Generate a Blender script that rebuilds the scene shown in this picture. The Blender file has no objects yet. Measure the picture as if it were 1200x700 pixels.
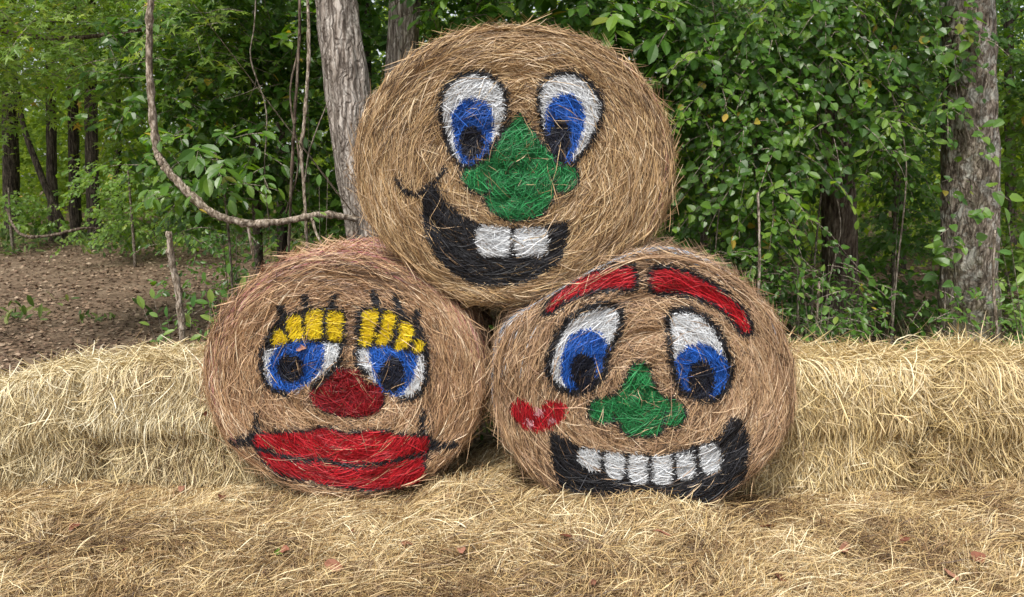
import bpy, math
import numpy as np
from mathutils import Vector

# ------------------------------------------------------------------ camera
scene = bpy.context.scene
COL = scene.collection
F_PX = 867.0; PITCH = math.radians(8.5); CAM_Z = 1.5
cam_d = bpy.data.cameras.new('camera'); cam = bpy.data.objects.new('camera', cam_d); COL.objects.link(cam)
cam.location = (0, 0, CAM_Z); cam.rotation_euler = (math.pi/2 - PITCH, 0, 0)
cam_d.sensor_width = 36; cam_d.lens = 36*F_PX/1200; cam_d.clip_end = 500; cam_d.clip_start = .05
cam_d.dof.use_dof = True; cam_d.dof.focus_distance = 3.5; cam_d.dof.aperture_fstop = 6.0
scene.camera = cam

# ------------------------------------------------------------------ sky, sun, exposure (bright overcast)
SUN_EL, SUN_AZ = math.radians(58), math.radians(205)      # azimuth of the sun, clockwise from +Y
world = bpy.data.worlds.new("World"); scene.world = world; world.use_nodes = True
wn = world.node_tree; wn.nodes.clear()
sky = wn.nodes.new('ShaderNodeTexSky'); sky.sky_type = 'NISHITA'; sky.sun_disc = False
sky.sun_elevation = SUN_EL; sky.sun_rotation = SUN_AZ; sky.air_density = 1.0; sky.dust_density = 3.0; sky.ozone_density = 1.0
hs = wn.nodes.new('ShaderNodeHueSaturation'); hs.inputs['Saturation'].default_value = .28
bg = wn.nodes.new('ShaderNodeBackground'); bg.inputs['Strength'].default_value = .15
wo = wn.nodes.new('ShaderNodeOutputWorld')
wn.links.new(sky.outputs[0], hs.inputs['Color']); wn.links.new(hs.outputs[0], bg.inputs['Color']); wn.links.new(bg.outputs[0], wo.inputs[0])
sun_d = bpy.data.lights.new('sun', 'SUN'); sun = bpy.data.objects.new('sun', sun_d); COL.objects.link(sun)
sun_d.energy = 2.4; sun_d.angle = math.radians(10); sun_d.color = (1.0, .955, .88)
sdir = Vector((math.sin(SUN_AZ)*math.cos(SUN_EL), math.cos(SUN_AZ)*math.cos(SUN_EL), math.sin(SUN_EL)))
sun.rotation_euler = sdir.to_track_quat('Z', 'Y').to_euler(); sun.location = (0, -2, 12)
scene.view_settings.view_transform = 'Standard'; scene.view_settings.look = 'None'
scene.view_settings.exposure = 0.58; scene.view_settings.gamma = 1; scene.view_settings.use_curve_mapping = False
scene.cycles.max_bounces = 7; scene.cycles.diffuse_bounces = 4; scene.cycles.glossy_bounces = 2
scene.cycles.transmission_bounces = 4; scene.cycles.transparent_max_bounces = 4

# ------------------------------------------------------------------ helpers
def P(px, py, Y):
    """world point where the ray of photo pixel (px,py) reaches depth Y"""
    dx = (px-600)/F_PX; dv = -(py-350)/F_PX
    d = np.array([dx, math.cos(PITCH)+dv*math.sin(PITCH), -math.sin(PITCH)+dv*math.cos(PITCH)])
    return np.array([0, 0, CAM_Z]) + d*(Y/d[1])

def proj(p):
    x, y, z = p[..., 0], p[..., 1], p[..., 2]-CAM_Z
    f = y*math.cos(PITCH)-z*math.sin(PITCH); u = y*math.sin(PITCH)+z*math.cos(PITCH)
    return 600+F_PX*x/f, 350-F_PX*u/f

def h2(i, j, k, s):
    v = np.sin(i*127.1+j*311.7+k*74.7+s*53.3)*43758.5453
    return v-np.floor(v)
def vn(x, y, z=0.0, s=0):
    x, y, z = np.broadcast_arrays(np.asarray(x, float), np.asarray(y, float), np.asarray(z, float))
    i, j, k = np.floor(x), np.floor(y), np.floor(z); fx, fy, fz = x-i, y-j, z-k
    fx, fy, fz = fx*fx*(3-2*fx), fy*fy*(3-2*fy), fz*fz*(3-2*fz)
    r = 0
    for a in (0, 1):
        for b in (0, 1):
            for c in (0, 1):
                r = r + h2(i+a, j+b, k+c, s)*(fx if a else 1-fx)*(fy if b else 1-fy)*(fz if c else 1-fz)
    return r
def fbm(x, y, z=0.0, s=0, o=3):
    r = 0; a = .5; t = 0
    for q in range(o):
        r = r+a*vn(np.asarray(x)*2**q, np.asarray(y)*2**q, np.asarray(z)*2**q, s+q*7); t += a; a *= .5
    return r/t
def nrm(v):
    return v/np.maximum(np.linalg.norm(v, axis=-1, keepdims=True), 1e-9)
def smooth(a, b, x):
    t = np.clip((x-a)/(b-a), 0, 1); return t*t*(3-2*t)

def tag(o, label=None, cat=None, group=None, kind=None):
    if label: o['label'] = label
    if cat: o['category'] = cat
    if group: o['group'] = group
    if kind: o['kind'] = kind
    return o
def empty(name, loc, label, cat, group=None):
    o = bpy.data.objects.new(name, None); COL.objects.link(o); o.location = [float(v) for v in loc]
    o.empty_display_size = .1
    return tag(o, label, cat, group)
def mesh(name, V, Q, mat, parent=None, rnd=None, sm=False):
    """quads Q (m,4) over vertices V (n,3) in world space -> one mesh object"""
    V = np.asarray(V, float); Q = np.asarray(Q, np.int64)
    used, inv = np.unique(Q, return_inverse=True); V = V[used]; Q = inv.reshape(Q.shape)
    if parent is not None:
        off = np.zeros(3); p = parent
        while p is not None: off += np.array(p.location); p = p.parent
        V = V-off
    me = bpy.data.meshes.new(name); k = Q.shape[1]
    me.vertices.add(len(V)); me.vertices.foreach_set('co', V.astype(np.float32).ravel())
    me.loops.add(Q.size); me.loops.foreach_set('vertex_index', Q.ravel().astype(np.int32))
    me.polygons.add(len(Q)); me.polygons.foreach_set('loop_start', np.arange(0, Q.size, k, dtype=np.int32))
    me.polygons.foreach_set('loop_total', np.full(len(Q), k, dtype=np.int32))
    me.polygons.foreach_set('use_smooth', np.full(len(Q), sm, dtype=bool))
    if rnd is not None:
        at = me.attributes.new('rnd', 'FLOAT', 'FACE'); at.data.foreach_set('value', np.asarray(rnd, np.float32))
    me.update(calc_edges=True)
    me.materials.append(mat)
    o = bpy.data.objects.new(name, me); COL.objects.link(o)
    if parent is not None: o.parent = parent
    return o
class Geo:
    def __init__(s): s.V = []; s.Q = []; s.R = []; s.n = 0
    def add(s, V, Q, R=None):
        V = np.asarray(V, float).reshape(-1, 3); Q = np.asarray(Q, np.int64)
        s.V.append(V); s.Q.append(Q+s.n); s.n += len(V)
        s.R.append(np.full(len(Q), .5) if R is None else np.broadcast_to(np.asarray(R, float), (len(Q),)))
        return s
    def arr(s): return np.concatenate(s.V), np.concatenate(s.Q), np.concatenate(s.R)
    def build(s, name, mat, parent=None, sm=False):
        V, Q, R = s.arr(); return mesh(name, V, Q, mat, parent, R, sm)

# ------------------------------------------------------------------ materials
def mat_new(name):
    m = bpy.data.materials.new(name); m.use_nodes = True; nt = m.node_tree
    return m, nt, nt.nodes['Principled BSDF']
def ramp(nt, cols):
    r = nt.nodes.new('ShaderNodeValToRGB'); e = r.color_ramp.elements
    while len(e) < len(cols): e.new(.5)
    for q, (p, c) in enumerate(cols): e[q].position = p; e[q].color = (*c, 1)
    return r
def mat_rnd(name, cols, rough=.65, spec=.3, noise=0.0, nscale=60, transl=0.0):
    """colour of each strand or leaf from its own random number"""
    m, nt, b = mat_new(name)
    at = nt.nodes.new('ShaderNodeAttribute'); at.attribute_name = 'rnd'
    r = ramp(nt, cols); src = at.outputs['Fac']
    if noise:
        tc = nt.nodes.new('ShaderNodeTexCoord')
        n = nt.nodes.new('ShaderNodeTexNoise'); n.inputs['Scale'].default_value = nscale; n.inputs['Detail'].default_value = 2
        nt.links.new(tc.outputs['Object'], n.inputs['Vector'])
        mm = nt.nodes.new('ShaderNodeMath'); mm.operation = 'MULTIPLY_ADD'; mm.inputs[1].default_value = noise
        ad = nt.nodes.new('ShaderNodeMath'); ad.operation = 'ADD'; ad.inputs[1].default_value = -noise*.5
        nt.links.new(n.outputs['Fac'], mm.inputs[0]); nt.links.new(src, mm.inputs[2]); nt.links.new(mm.outputs[0], ad.inputs[0]); src = ad.outputs[0]
    nt.links.new(src, r.inputs[0]); nt.links.new(r.outputs[0], b.inputs['Base Color'])
    b.inputs['Roughness'].default_value = rough; b.inputs['Specular IOR Level'].default_value = spec
    if transl:
        t = nt.nodes.new('ShaderNodeBsdfTranslucent'); mx = nt.nodes.new('ShaderNodeMixShader'); mx.inputs[0].default_value = transl
        g = nt.nodes.new('ShaderNodeHueSaturation'); g.inputs['Hue'].default_value = .485; g.inputs['Value'].default_value = 1.9; g.inputs['Saturation'].default_value = 1.1
        nt.links.new(r.outputs[0], g.inputs['Color']); nt.links.new(g.outputs[0], t.inputs['Color'])
        nt.links.new(b.outputs[0], mx.inputs[1]); nt.links.new(t.outputs[0], mx.inputs[2])
        nt.links.new(mx.outputs[0], nt.nodes['Material Output'].inputs['Surface'])
    return m
def mat_bark(name, c_dark, c_mid, c_light, scale=9, stretch=.12, bump=.6, lichen=None, moss=None):
    m, nt, b = mat_new(name); L = nt.links.new
    tc = nt.nodes.new('ShaderNodeTexCoord'); mp = nt.nodes.new('ShaderNodeMapping'); mp.inputs['Scale'].default_value = (1, 1, stretch)
    L(tc.outputs['Object'], mp.inputs['Vector'])
    n = nt.nodes.new('ShaderNodeTexNoise'); n.inputs['Scale'].default_value = scale*4; n.inputs['Detail'].default_value = 7; n.inputs['Roughness'].default_value = .65
    L(mp.outputs[0], n.inputs['Vector'])
    r = ramp(nt, [(.40, c_dark), (.50, c_mid), (.62, c_light)]); L(n.outputs['Fac'], r.inputs[0]); out = r.outputs[0]
    for col, sc, lo, hi, hgt in ((lichen, 9, .50, .60, None), (moss, 3.0, .45, .62, 1.6)):
        if col is None: continue
        n2 = nt.nodes.new('ShaderNodeTexNoise'); n2.inputs['Scale'].default_value = sc; n2.inputs['Detail'].default_value = 6; n2.inputs['Roughness'].default_value = .7
        L(tc.outputs['Object'], n2.inputs['Vector'])
        mr = nt.nodes.new('ShaderNodeMapRange'); mr.inputs['From Min'].default_value = lo; mr.inputs['From Max'].default_value = hi
        src = n2.outputs['Fac']
        if hgt:
            sx = nt.nodes.new('ShaderNodeSeparateXYZ'); L(tc.outputs['Object'], sx.inputs[0])
            mh = nt.nodes.new('ShaderNodeMapRange'); mh.inputs['From Min'].default_value = 0; mh.inputs['From Max'].default_value = hgt; mh.inputs['To Min'].default_value = .16; mh.inputs['To Max'].default_value = -.12
            L(sx.outputs['Z'], mh.inputs['Value']); ad = nt.nodes.new('ShaderNodeMath'); ad.operation = 'ADD'; L(src, ad.inputs[0]); L(mh.outputs[0], ad.inputs[1]); src = ad.outputs[0]
        L(src, mr.inputs['Value'])
        mx = nt.nodes.new('ShaderNodeMix'); mx.data_type = 'RGBA'; mx.inputs['B'].default_value = (*col, 1)
        ml = nt.nodes.new('ShaderNodeMath'); ml.operation = 'MULTIPLY'; ml.inputs[1].default_value = .75
        L(mr.outputs[0], ml.inputs[0]); L(ml.outputs[0], mx.inputs['Factor']); L(out, mx.inputs['A']); out = mx.outputs['Result']
    vo = nt.nodes.new('ShaderNodeTexVoronoi'); vo.feature = 'DISTANCE_TO_EDGE'; vo.inputs['Scale'].default_value = scale*2.2
    nw = nt.nodes.new('ShaderNodeTexNoise'); nw.inputs['Scale'].default_value = 9; L(tc.outputs['Object'], nw.inputs['Vector'])
    mp2 = nt.nodes.new('ShaderNodeMapping'); mp2.inputs['Scale'].default_value = (1, 1, stretch*.45); vm = nt.nodes.new('ShaderNodeMix'); vm.data_type = 'VECTOR'; vm.inputs['Factor'].default_value = .10
    L(tc.outputs['Object'], vm.inputs[4]); L(nw.outputs['Color'], vm.inputs[5]); L(vm.outputs[1], mp2.inputs['Vector']); L(mp2.outputs[0], vo.inputs['Vector'])
    mc = nt.nodes.new('ShaderNodeMapRange'); mc.inputs['From Max'].default_value = .22; mc.inputs['To Min'].default_value = .42; L(vo.outputs['Distance'], mc.inputs['Value'])
    mk = nt.nodes.new('ShaderNodeMix'); mk.data_type = 'RGBA'; mk.inputs['A'].default_value = (*[v*.5 for v in c_dark], 1); L(mc.outputs[0], mk.inputs['Factor']); L(out, mk.inputs['B']); out = mk.outputs['Result']
    hh = nt.nodes.new('ShaderNodeMath'); hh.operation = 'MULTIPLY_ADD'; hh.inputs[1].default_value = .8; L(mc.outputs[0], hh.inputs[0]); L(n.outputs['Fac'], hh.inputs[2])
    L(out, b.inputs['Base Color']); b.inputs['Roughness'].default_value = .9; b.inputs['Specular IOR Level'].default_value = .15
    bp = nt.nodes.new('ShaderNodeBump'); bp.inputs['Strength'].default_value = bump; bp.inputs['Distance'].default_value = .03
    L(hh.outputs[0], bp.inputs['Height']); L(bp.outputs[0], b.inputs['Normal'])
    return m
def mat_ground(name, cols, scale=3):
    m, nt, b = mat_new(name); L = nt.links.new
    tc = nt.nodes.new('ShaderNodeTexCoord')
    n = nt.nodes.new('ShaderNodeTexNoise'); n.inputs['Scale'].default_value = scale; n.inputs['Detail'].default_value = 9; n.inputs['Roughness'].default_value = .72
    L(tc.outputs['Object'], n.inputs['Vector']); r = ramp(nt, cols); L(n.outputs['Fac'], r.inputs[0]); L(r.outputs[0], b.inputs['Base Color'])
    n2 = nt.nodes.new('ShaderNodeTexNoise'); n2.inputs['Scale'].default_value = 28; n2.inputs['Detail'].default_value = 5; L(tc.outputs['Object'], n2.inputs['Vector'])
    bp = nt.nodes.new('ShaderNodeBump'); bp.inputs['Strength'].default_value = .7; bp.inputs['Distance'].default_value = .03
    L(n2.outputs['Fac'], bp.inputs['Height']); L(bp.outputs[0], b.inputs['Normal']); b.inputs['Roughness'].default_value = .95; b.inputs['Specular IOR Level'].default_value = .1
    return m

M = {}
hay = lambda nm, cs, k=1.0: mat_rnd(nm, [(q/(len(cs)-1), tuple(v*k for v in c)) for q, c in enumerate(cs)], rough=.5, spec=.45)
M['hay_top'] = hay('hay_top', [(.06, .035, .018), (.17, .10, .05), (.30, .18, .085), (.44, .285, .135), (.40, .27, .16), (.50, .33, .15), (.60, .45, .25), (.54, .40, .27), (.72, .58, .38)], 1.05)
M['hay_left'] = hay('hay_left', [(.06, .034, .02), (.18, .10, .055), (.33, .18, .092), (.45, .28, .145), (.38, .245, .165), (.54, .335, .175), (.58, .42, .26), (.60, .38, .21), (.74, .60, .42)], 1.05)
M['hay_right'] = hay('hay_right', [(.06, .035, .02), (.17, .10, .055), (.30, .175, .095), (.43, .275, .15), (.40, .26, .175), (.52, .34, .18), (.58, .42, .26), (.55, .39, .25), (.74, .60, .42)], 1.05)
M['square'] = hay('pale_straw', [(.17, .105, .05), (.38, .28, .14), (.54, .42, .22), (.62, .50, .26), (.56, .48, .32), (.72, .60, .34), (.80, .70, .46), (.72, .65, .48), (.88, .82, .62)])
M['gold'] = hay('golden_straw', [(.17, .10, .04), (.36, .25, .11), (.53, .39, .18), (.62, .46, .20), (.56, .44, .27), (.72, .56, .26), (.78, .65, .38), (.70, .59, .38), (.86, .77, .52)], .97)
M['mat'] = hay('ground_straw', [(.07, .038, .018), (.18, .105, .050), (.31, .195, .088), (.46, .315, .135), (.38, .275, .165), (.58, .42, .18), (.61, .475, .27), (.72, .58, .32), (.82, .72, .48)])
def paint(name, c, lo=.45, hi=1.35, rough=.5):
    f = lambda k: tuple(min(.9, v*k) for v in c)
    return mat_rnd(name, [(0, f(lo)), (.5, c), (1, f(hi))], rough=rough, spec=.35)
M['white'] = paint('white_paint', (.64, .66, .68), .55, 1.25)
M['blue'] = paint('blue_paint', (.016, .100, .43), .4, 1.8)
M['black'] = paint('black_paint', (.014, .014, .017), .4, 3.0)
M['dark'] = paint('dark_pupil_paint', (.008, .010, .020), .4, 3.2)
M['green'] = paint('green_paint', (.020, .185, .055), .35, 2.0)
M['red'] = paint('red_paint', (.42, .010, .018), .3, 1.6)
M['darkred'] = paint('dark_red_paint', (.26, .008, .014), .3, 1.7)
M['yellow'] = paint('yellow_paint', (.82, .60, .015), .65, 1.2)
M['pink'] = paint('pale_pink_paint', (.62, .30, .33), .6, 1.2)
M['net_pink'] = mat_rnd('pink_net', [(0, (.26, .06, .07)), (.4, (.50, .19, .19)), (.7, (.60, .33, .30)), (1, (.74, .60, .56))])
M['net_blue'] = mat_rnd('blue_net', [(0, (.30, .38, .52)), (.5, (.50, .57, .66)), (1, (.72, .75, .78))])
g = lambda *c: [(i/(len(c)-1), v) for i, v in enumerate(c)]
M['leaf_vine'] = mat_rnd('vine_leaf', [(0, (.022, .062, .010)), (.35, (.050, .130, .015)), (.7, (.100, .205, .024)), (.93, (.18, .30, .038)), (.975, (.26, .25, .04)), (1, (.42, .34, .05))], rough=.38, spec=.5, transl=.4)
M['leaf_gum'] = mat_rnd('star_leaf', [(0, (.060, .130, .018)), (.4, (.120, .225, .030)), (.8, (.20, .31, .045)), (.96, (.30, .37, .05)), (1, (.46, .33, .06))], rough=.45, spec=.4, transl=.42)
M['leaf_dark'] = mat_rnd('dark_leaf', [(0, (.030, .080, .012)), (.5, (.065, .150, .020)), (.9, (.12, .23, .030)), (1, (.20, .28, .05))], rough=.4, spec=.45, transl=.38)
M['leaf_far'] = mat_rnd('far_leaf', [(0, (.07, .13, .020)), (.4, (.15, .24, .030)), (.8, (.25, .34, .045)), (1, (.44, .48, .08))], rough=.6, spec=.2, transl=.45)
M['leaf_light'] = mat_rnd('young_leaf', [(0, (.06, .16, .03)), (.5, (.12, .24, .045)), (1, (.26, .36, .08))], rough=.42, spec=.4, transl=.4)
M['grass'] = mat_rnd('grass_blade', [(0, (.04, .08, .02)), (.6, (.09, .15, .035)), (1, (.22, .24, .08))], rough=.6, transl=.3)
M['litter'] = mat_rnd('litter_leaf', [(0, (.07, .042, .027)), (.4, (.16, .10, .065)), (.8, (.26, .175, .115)), (1, (.42, .32, .23))], rough=.7)
M['redleaf'] = mat_rnd('fallen_red_leaf', [(0, (.075, .022, .016)), (.5, (.19, .065, .035)), (1, (.34, .17, .11))], rough=.55)
M['bark_grey'] = mat_bark('shaggy_grey_bark', (.13, .105, .085), (.36, .31, .265), (.62, .57, .51), 12, .12, .8)
M['bark_lichen'] = mat_bark('lichen_bark', (.07, .055, .042), (.20, .16, .125), (.40, .35, .29), 12, .3, .7, lichen=(.50, .50, .45), moss=(.10, .095, .04))
M['bark_dark'] = mat_bark('dark_bark', (.018, .014, .011), (.065, .05, .038), (.14, .115, .09), 9, .12, .7)
M['bark_mid'] = mat_bark('brown_bark', (.05, .035, .025), (.16, .12, .09), (.28, .23, .18), 9, .12, .7)
M['vine_bark'] = mat_bark('pale_vine_bark', (.13, .10, .07), (.34, .275, .21), (.55, .48, .40), 14, .3, .5)
M['twig'] = mat_bark('twig_bark', (.07, .055, .04), (.20, .165, .13), (.38, .33, .27), 20, .3, .4)
M['dirt'] = mat_ground('dirt', [(.30, (.06, .042, .028)), (.5, (.15, .105, .072)), (.7, (.23, .175, .125))])
M['strawbed'] = mat_ground('matted_straw', [(.3, (.09, .055, .025)), (.5, (.24, .165, .08)), (.7, (.38, .28, .14))], 14)

# ------------------------------------------------------------------ strands, tubes and leaves
def ribbons(Pn, N, W, roll, taper=.35):
    n, k, _ = Pn.shape
    T = nrm(np.gradient(Pn, axis=1)); N = nrm(N-(N*T).sum(-1, keepdims=True)*T)
    S = np.cross(T, N); rl = roll[:, None, None]
    S = S*np.cos(rl)+N*np.sin(rl)
    t = np.linspace(0, 1, k); w = (taper+(1-taper)*np.clip(np.minimum(t, 1-t)*5, 0, 1))[None, :, None]*W[:, None, None]
    V = np.stack([Pn-S*w, Pn+S*w], 2).reshape(-1, 3)
    base = (np.arange(n)*k*2)[:, None]+(np.arange(k-1)*2)[None, :]
    Q = np.stack([base, base+1, base+3, base+2], -1).reshape(-1, 4)
    return V, Q
def walk(F, a, b, phi, ds, k, curl, basefn=None, eps=.004):
    A = []; B = []; a = a.copy(); b = b.copy(); phi = phi.copy()
    for i in range(k):
        A.append(a.copy()); B.append(b.copy()); h = phi+(basefn(a, b) if basefn else 0)
        a = a+np.cos(h)*ds; b = b+np.sin(h)*ds; phi = phi+curl
    A = np.stack(A, 1); B = np.stack(B, 1)
    p = F(A, B); N = nrm(np.cross(F(A+eps, B)-p, F(A, B+eps)-p))
    return p, N, A, B
def tube(path, rad, sides=8, rough=0.0, seed=0, ridges=0):
    path = np.asarray(path, float); k = len(path); rad = np.broadcast_to(np.asarray(rad, float), (k,))
    T = nrm(np.gradient(path, axis=0)); ref = np.array([0, 1., 0]) if abs(T[0][1]) < .8 else np.array([1., 0, 0])
    N = nrm(np.cross(T, ref)); B = np.cross(T, N)
    th = np.linspace(0, 2*math.pi, sides, endpoint=False)
    r = rad[:, None]*np.ones((1, sides))
    if rough: r = r*(1+rough*(fbm(np.cos(th)[None]*2.5+9, np.sin(th)[None]*2.5+9, path[:, 2:3]*2.2+seed*3.1, seed, 3)-.5)*2)
    if ridges: r = r*(1+.075*(vn(th[None]*ridges/6.28, path[:, 2:3]*5, 0, seed+5)-.5)*2)
    V = path[:, None]+r[..., None]*(np.cos(th)[None, :, None]*N[:, None]+np.sin(th)[None, :, None]*B[:, None])
    i = np.arange(k-1)[:, None]*sides; j = np.arange(sides)[None]; j2 = (j+1) % sides
    Q = np.stack([i+j, i+j2, i+sides+j2, i+sides+j], -1).reshape(-1, 4)
    V = V.reshape(-1, 3); c0, c1 = len(V), len(V)+1
    V = np.concatenate([V, path[:1], path[-1:]])
    e = (k-1)*sides; ja = np.arange(0, sides, 2)
    Q = np.concatenate([Q, np.stack([np.full(len(ja), c0), (ja+2) % sides, ja+1, ja], -1), np.stack([np.full(len(ja), c1), e+ja, e+ja+1, e+(ja+2) % sides], -1)])
    return V, Q
def cr(pts, m=8):
    """smooth curve through points"""
    p = np.asarray(pts, float); p = np.concatenate([[2*p[0]-p[1]], p, [2*p[-1]-p[-2]]]); out = []
    for i in range(1, len(p)-2):
        for t in np.linspace(0, 1, m, endpoint=False):
            out.append(.5*((2*p[i])+(p[i+1]-p[i-1])*t+(2*p[i-1]-5*p[i]+4*p[i+1]-p[i+2])*t*t+(3*p[i]-p[i-1]-3*p[i+1]+p[i+2])*t**3))
    out.append(p[-2]); return np.array(out)

def leaf_strip(ws, vs, fold=.09, curl=.12):
    V = []; Q = []
    for v, w in zip(vs, ws):
        z = -curl*v*v
        V += [(-w, v, z+fold*w*3), (0, v, z), (w, v, z+fold*w*3)]
    for i in range(len(ws)-1):
        a = i*3; Q += [(a, a+1, a+4, a+3), (a+1, a+2, a+5, a+4)]
    return np.array(V, float), np.array(Q)
LEAF = {
 'ovate': leaf_strip([.05, .33, .36, .20, .015], [0, .12, .42, .76, 1.0]),
 'round': leaf_strip([.08, .42, .44, .25, .02], [0, .14, .46, .78, 1.0]),
 'ellip': leaf_strip([.02, .18, .25, .17, .01], [0, .22, .52, .80, 1.0]),
 'slim': leaf_strip([.02, .12, .16, .11, .01], [0, .22, .55, .82, 1.0]),
 'simple': (np.array([(0, 0, 0), (-.33, .42, .07), (0, 1, -.08), (.33, .42, .07), (0, .45, 0)]), np.array([(0, 4, 2, 1), (0, 3, 2, 4)])),
}
def star():
    V = [(0, .32, 0)]; ang = [-2.15, -1.15, 0, 1.15, 2.15]; L = [.42, .6, .70, .6, .42]
    nt = [-2.75, -1.62, -.55, .55, 1.62, 2.75]
    for a in nt: V.append((math.sin(a)*.2, .32+math.cos(a)*.2, .02))
    for a, l in zip(ang, L): V.append((math.sin(a)*l, .32+math.cos(a)*l, -.06))
    return np.array(V), np.array([(0, 1+i, 7+i, 2+i) for i in range(5)])
LEAF['star'] = star()
def leafgeo(kind, C, D, N, size):
    V0, Q0 = LEAF[kind]; D = nrm(D); S = nrm(np.cross(D, N)); N = np.cross(S, D)
    V = C[:, None]+size[:, None, None]*(V0[None, :, 0:1]*S[:, None]+V0[None, :, 1:2]*D[:, None]+V0[None, :, 2:3]*N[:, None])
    Q = Q0[None]+(np.arange(len(C))*len(V0))[:, None, None]
    return V.reshape(-1, 3), Q.reshape(-1, 4), len(Q0)
def sprays(geo, rg, C, D, L, m, kind, size, up, droop=.25, spread=.9, jit=.35, twig=None, bias=0.0):
    n = len(C); D = nrm(D); L = np.broadcast_to(L, (n,)); up = np.broadcast_to(up, (n, 3))
    t = (np.arange(m)+.6)/m; t = t[None, :, None]
    pos = C[:, None]+D[:, None]*L[:, None, None]*t+np.array([0, 0, -1.])*droop*L[:, None, None]*t*t
    s = nrm(np.cross(D, up)); sg = np.where(np.arange(m) % 2, 1, -1)[None, :, None]
    ld = D[:, None]*(1-.5*spread)+s[:, None]*sg*spread*(1-t**4)+np.array([0, 0, -.35])+rg.normal(0, jit*.6, (n, m, 3))
    nn = up[:, None]+rg.normal(0, jit, (n, m, 3))
    sz = size*rg.uniform(.45, 1.2, (n, m))*rg.uniform(.7, 1.15, (n, 1))
    pos2 = pos+rg.normal(0, .012, pos.shape)
    V, Q, q = leafgeo(kind, pos2.reshape(-1, 3), ld.reshape(-1, 3), nn.reshape(-1, 3), sz.ravel())
    r = np.clip(rg.beta(2, 2.3, (n, 1))*.5+rg.uniform(0, .5, (n, m))+bias, 0, .96)
    r = np.where(rg.random((n, m)) < .008, 1.0, r)
    geo.add(V, Q, np.repeat(r.ravel(), q))
    if twig is not None:
        tt = np.linspace(0, 1, 4)[None, :, None]
        tp = C[:, None]+D[:, None]*L[:, None, None]*tt+np.array([0, 0, -1.])*droop*L[:, None, None]*tt*tt
        V, Q = ribbons(tp, np.broadcast_to(np.array([0, -1., .3]), tp.shape), np.full(n, .0028), rg.uniform(-.5, .5, n))
        twig.add(V, Q)
def gated(rg, n, lo, hi, freq, thr, seed, dens=None):
    lo = np.array(lo, float); hi = np.array(hi, float)
    p = rg.uniform(lo, hi, (n*4, 3)); v = fbm(p[:, 0]*freq, p[:, 1]*freq, p[:, 2]*freq, seed, 2)
    p = p[v > thr]
    if dens is not None: p = p[dens(p)]
    return p[:n]

# ------------------------------------------------------------------ ground
def terrain(x, y):
    return .5*smooth(6, 17, y)+1.2*smooth(17, 60, y)+.05*(fbm(x*.5, y*.5, 0, 3)-.5)*smooth(3.8, 6, y)-.155
def grid(F, x0, x1, y0, y1, nx, ny):
    xs = np.linspace(x0, x1, nx); ys = np.linspace(y0, y1, ny); X, Y = np.meshgrid(xs, ys)
    V = F(X, Y).reshape(-1, 3); i = np.arange(ny-1)[:, None]*nx+np.arange(nx-1)[None]
    return V, np.stack([i, i+1, i+nx+1, i+nx], -1).reshape(-1, 4)
gx = np.concatenate([-np.geomspace(150, 6, 14), np.linspace(-5.5, 5.5, 60), np.geomspace(6, 150, 14)])
gy = np.concatenate([-np.geomspace(60, 3, 6), np.linspace(-2, 18, 110), np.geomspace(19, 200, 16)])
X, Y = np.meshgrid(gx, gy); V = np.stack([X, Y, terrain(X, Y)], -1).reshape(-1, 3)
i = np.arange(len(gy)-1)[:, None]*len(gx)+np.arange(len(gx)-1)[None]
tag(mesh('ground', V, np.stack([i, i+1, i+len(gx)+1, i+len(gx)], -1).reshape(-1, 4), M['dirt'], sm=True), kind='structure')

def straw_h(x, y):
    h = -.085+.075*(fbm(x*1.9, y*2.6, 0, 11)-.4)+.045*(fbm(x*6, y*9, 0, 12, 2)-.5)
    h = h+.030*smooth(2.85, 3.2, y)*(.3+1.2*vn(x*2.1+3, 0*x, 0, 13))
    h = h+.075*smooth(3.02, 3.25, y)*smooth(3.75, 3.5, y)*np.maximum(vn(x*3.1+3, y*1.5, 0, 17)-.45, 0)*2
    h = h+.06*np.exp(-((x+.03)/.20)**2)*smooth(3.3, 3.75, y)
    e = smooth(4.25, 3.95, y)*smooth(5.2, 4.2, np.abs(x+.2))*smooth(.9, 1.3, y)
    e = e*(1-.8*smooth(2.95, 2.5, y+.25*vn(x*3, y*3, 0, 5))*smooth(-1.25, -1.75, x))
    h = h-.022*np.exp(-((x-.62)/.42)**4)
    return np.maximum(h, -.13)*e+(e-1)*.17
def FS(x, y): return np.stack([x, y, straw_h(x, y)], -1)
V, Q = grid(FS, -5, 5, 1.0, 4.25, 260, 110)
tag(mesh('straw_bed', V, Q, M['strawbed'], sm=True), kind='structure')
rg = np.random.default_rng(5)
G = Geo()
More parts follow.
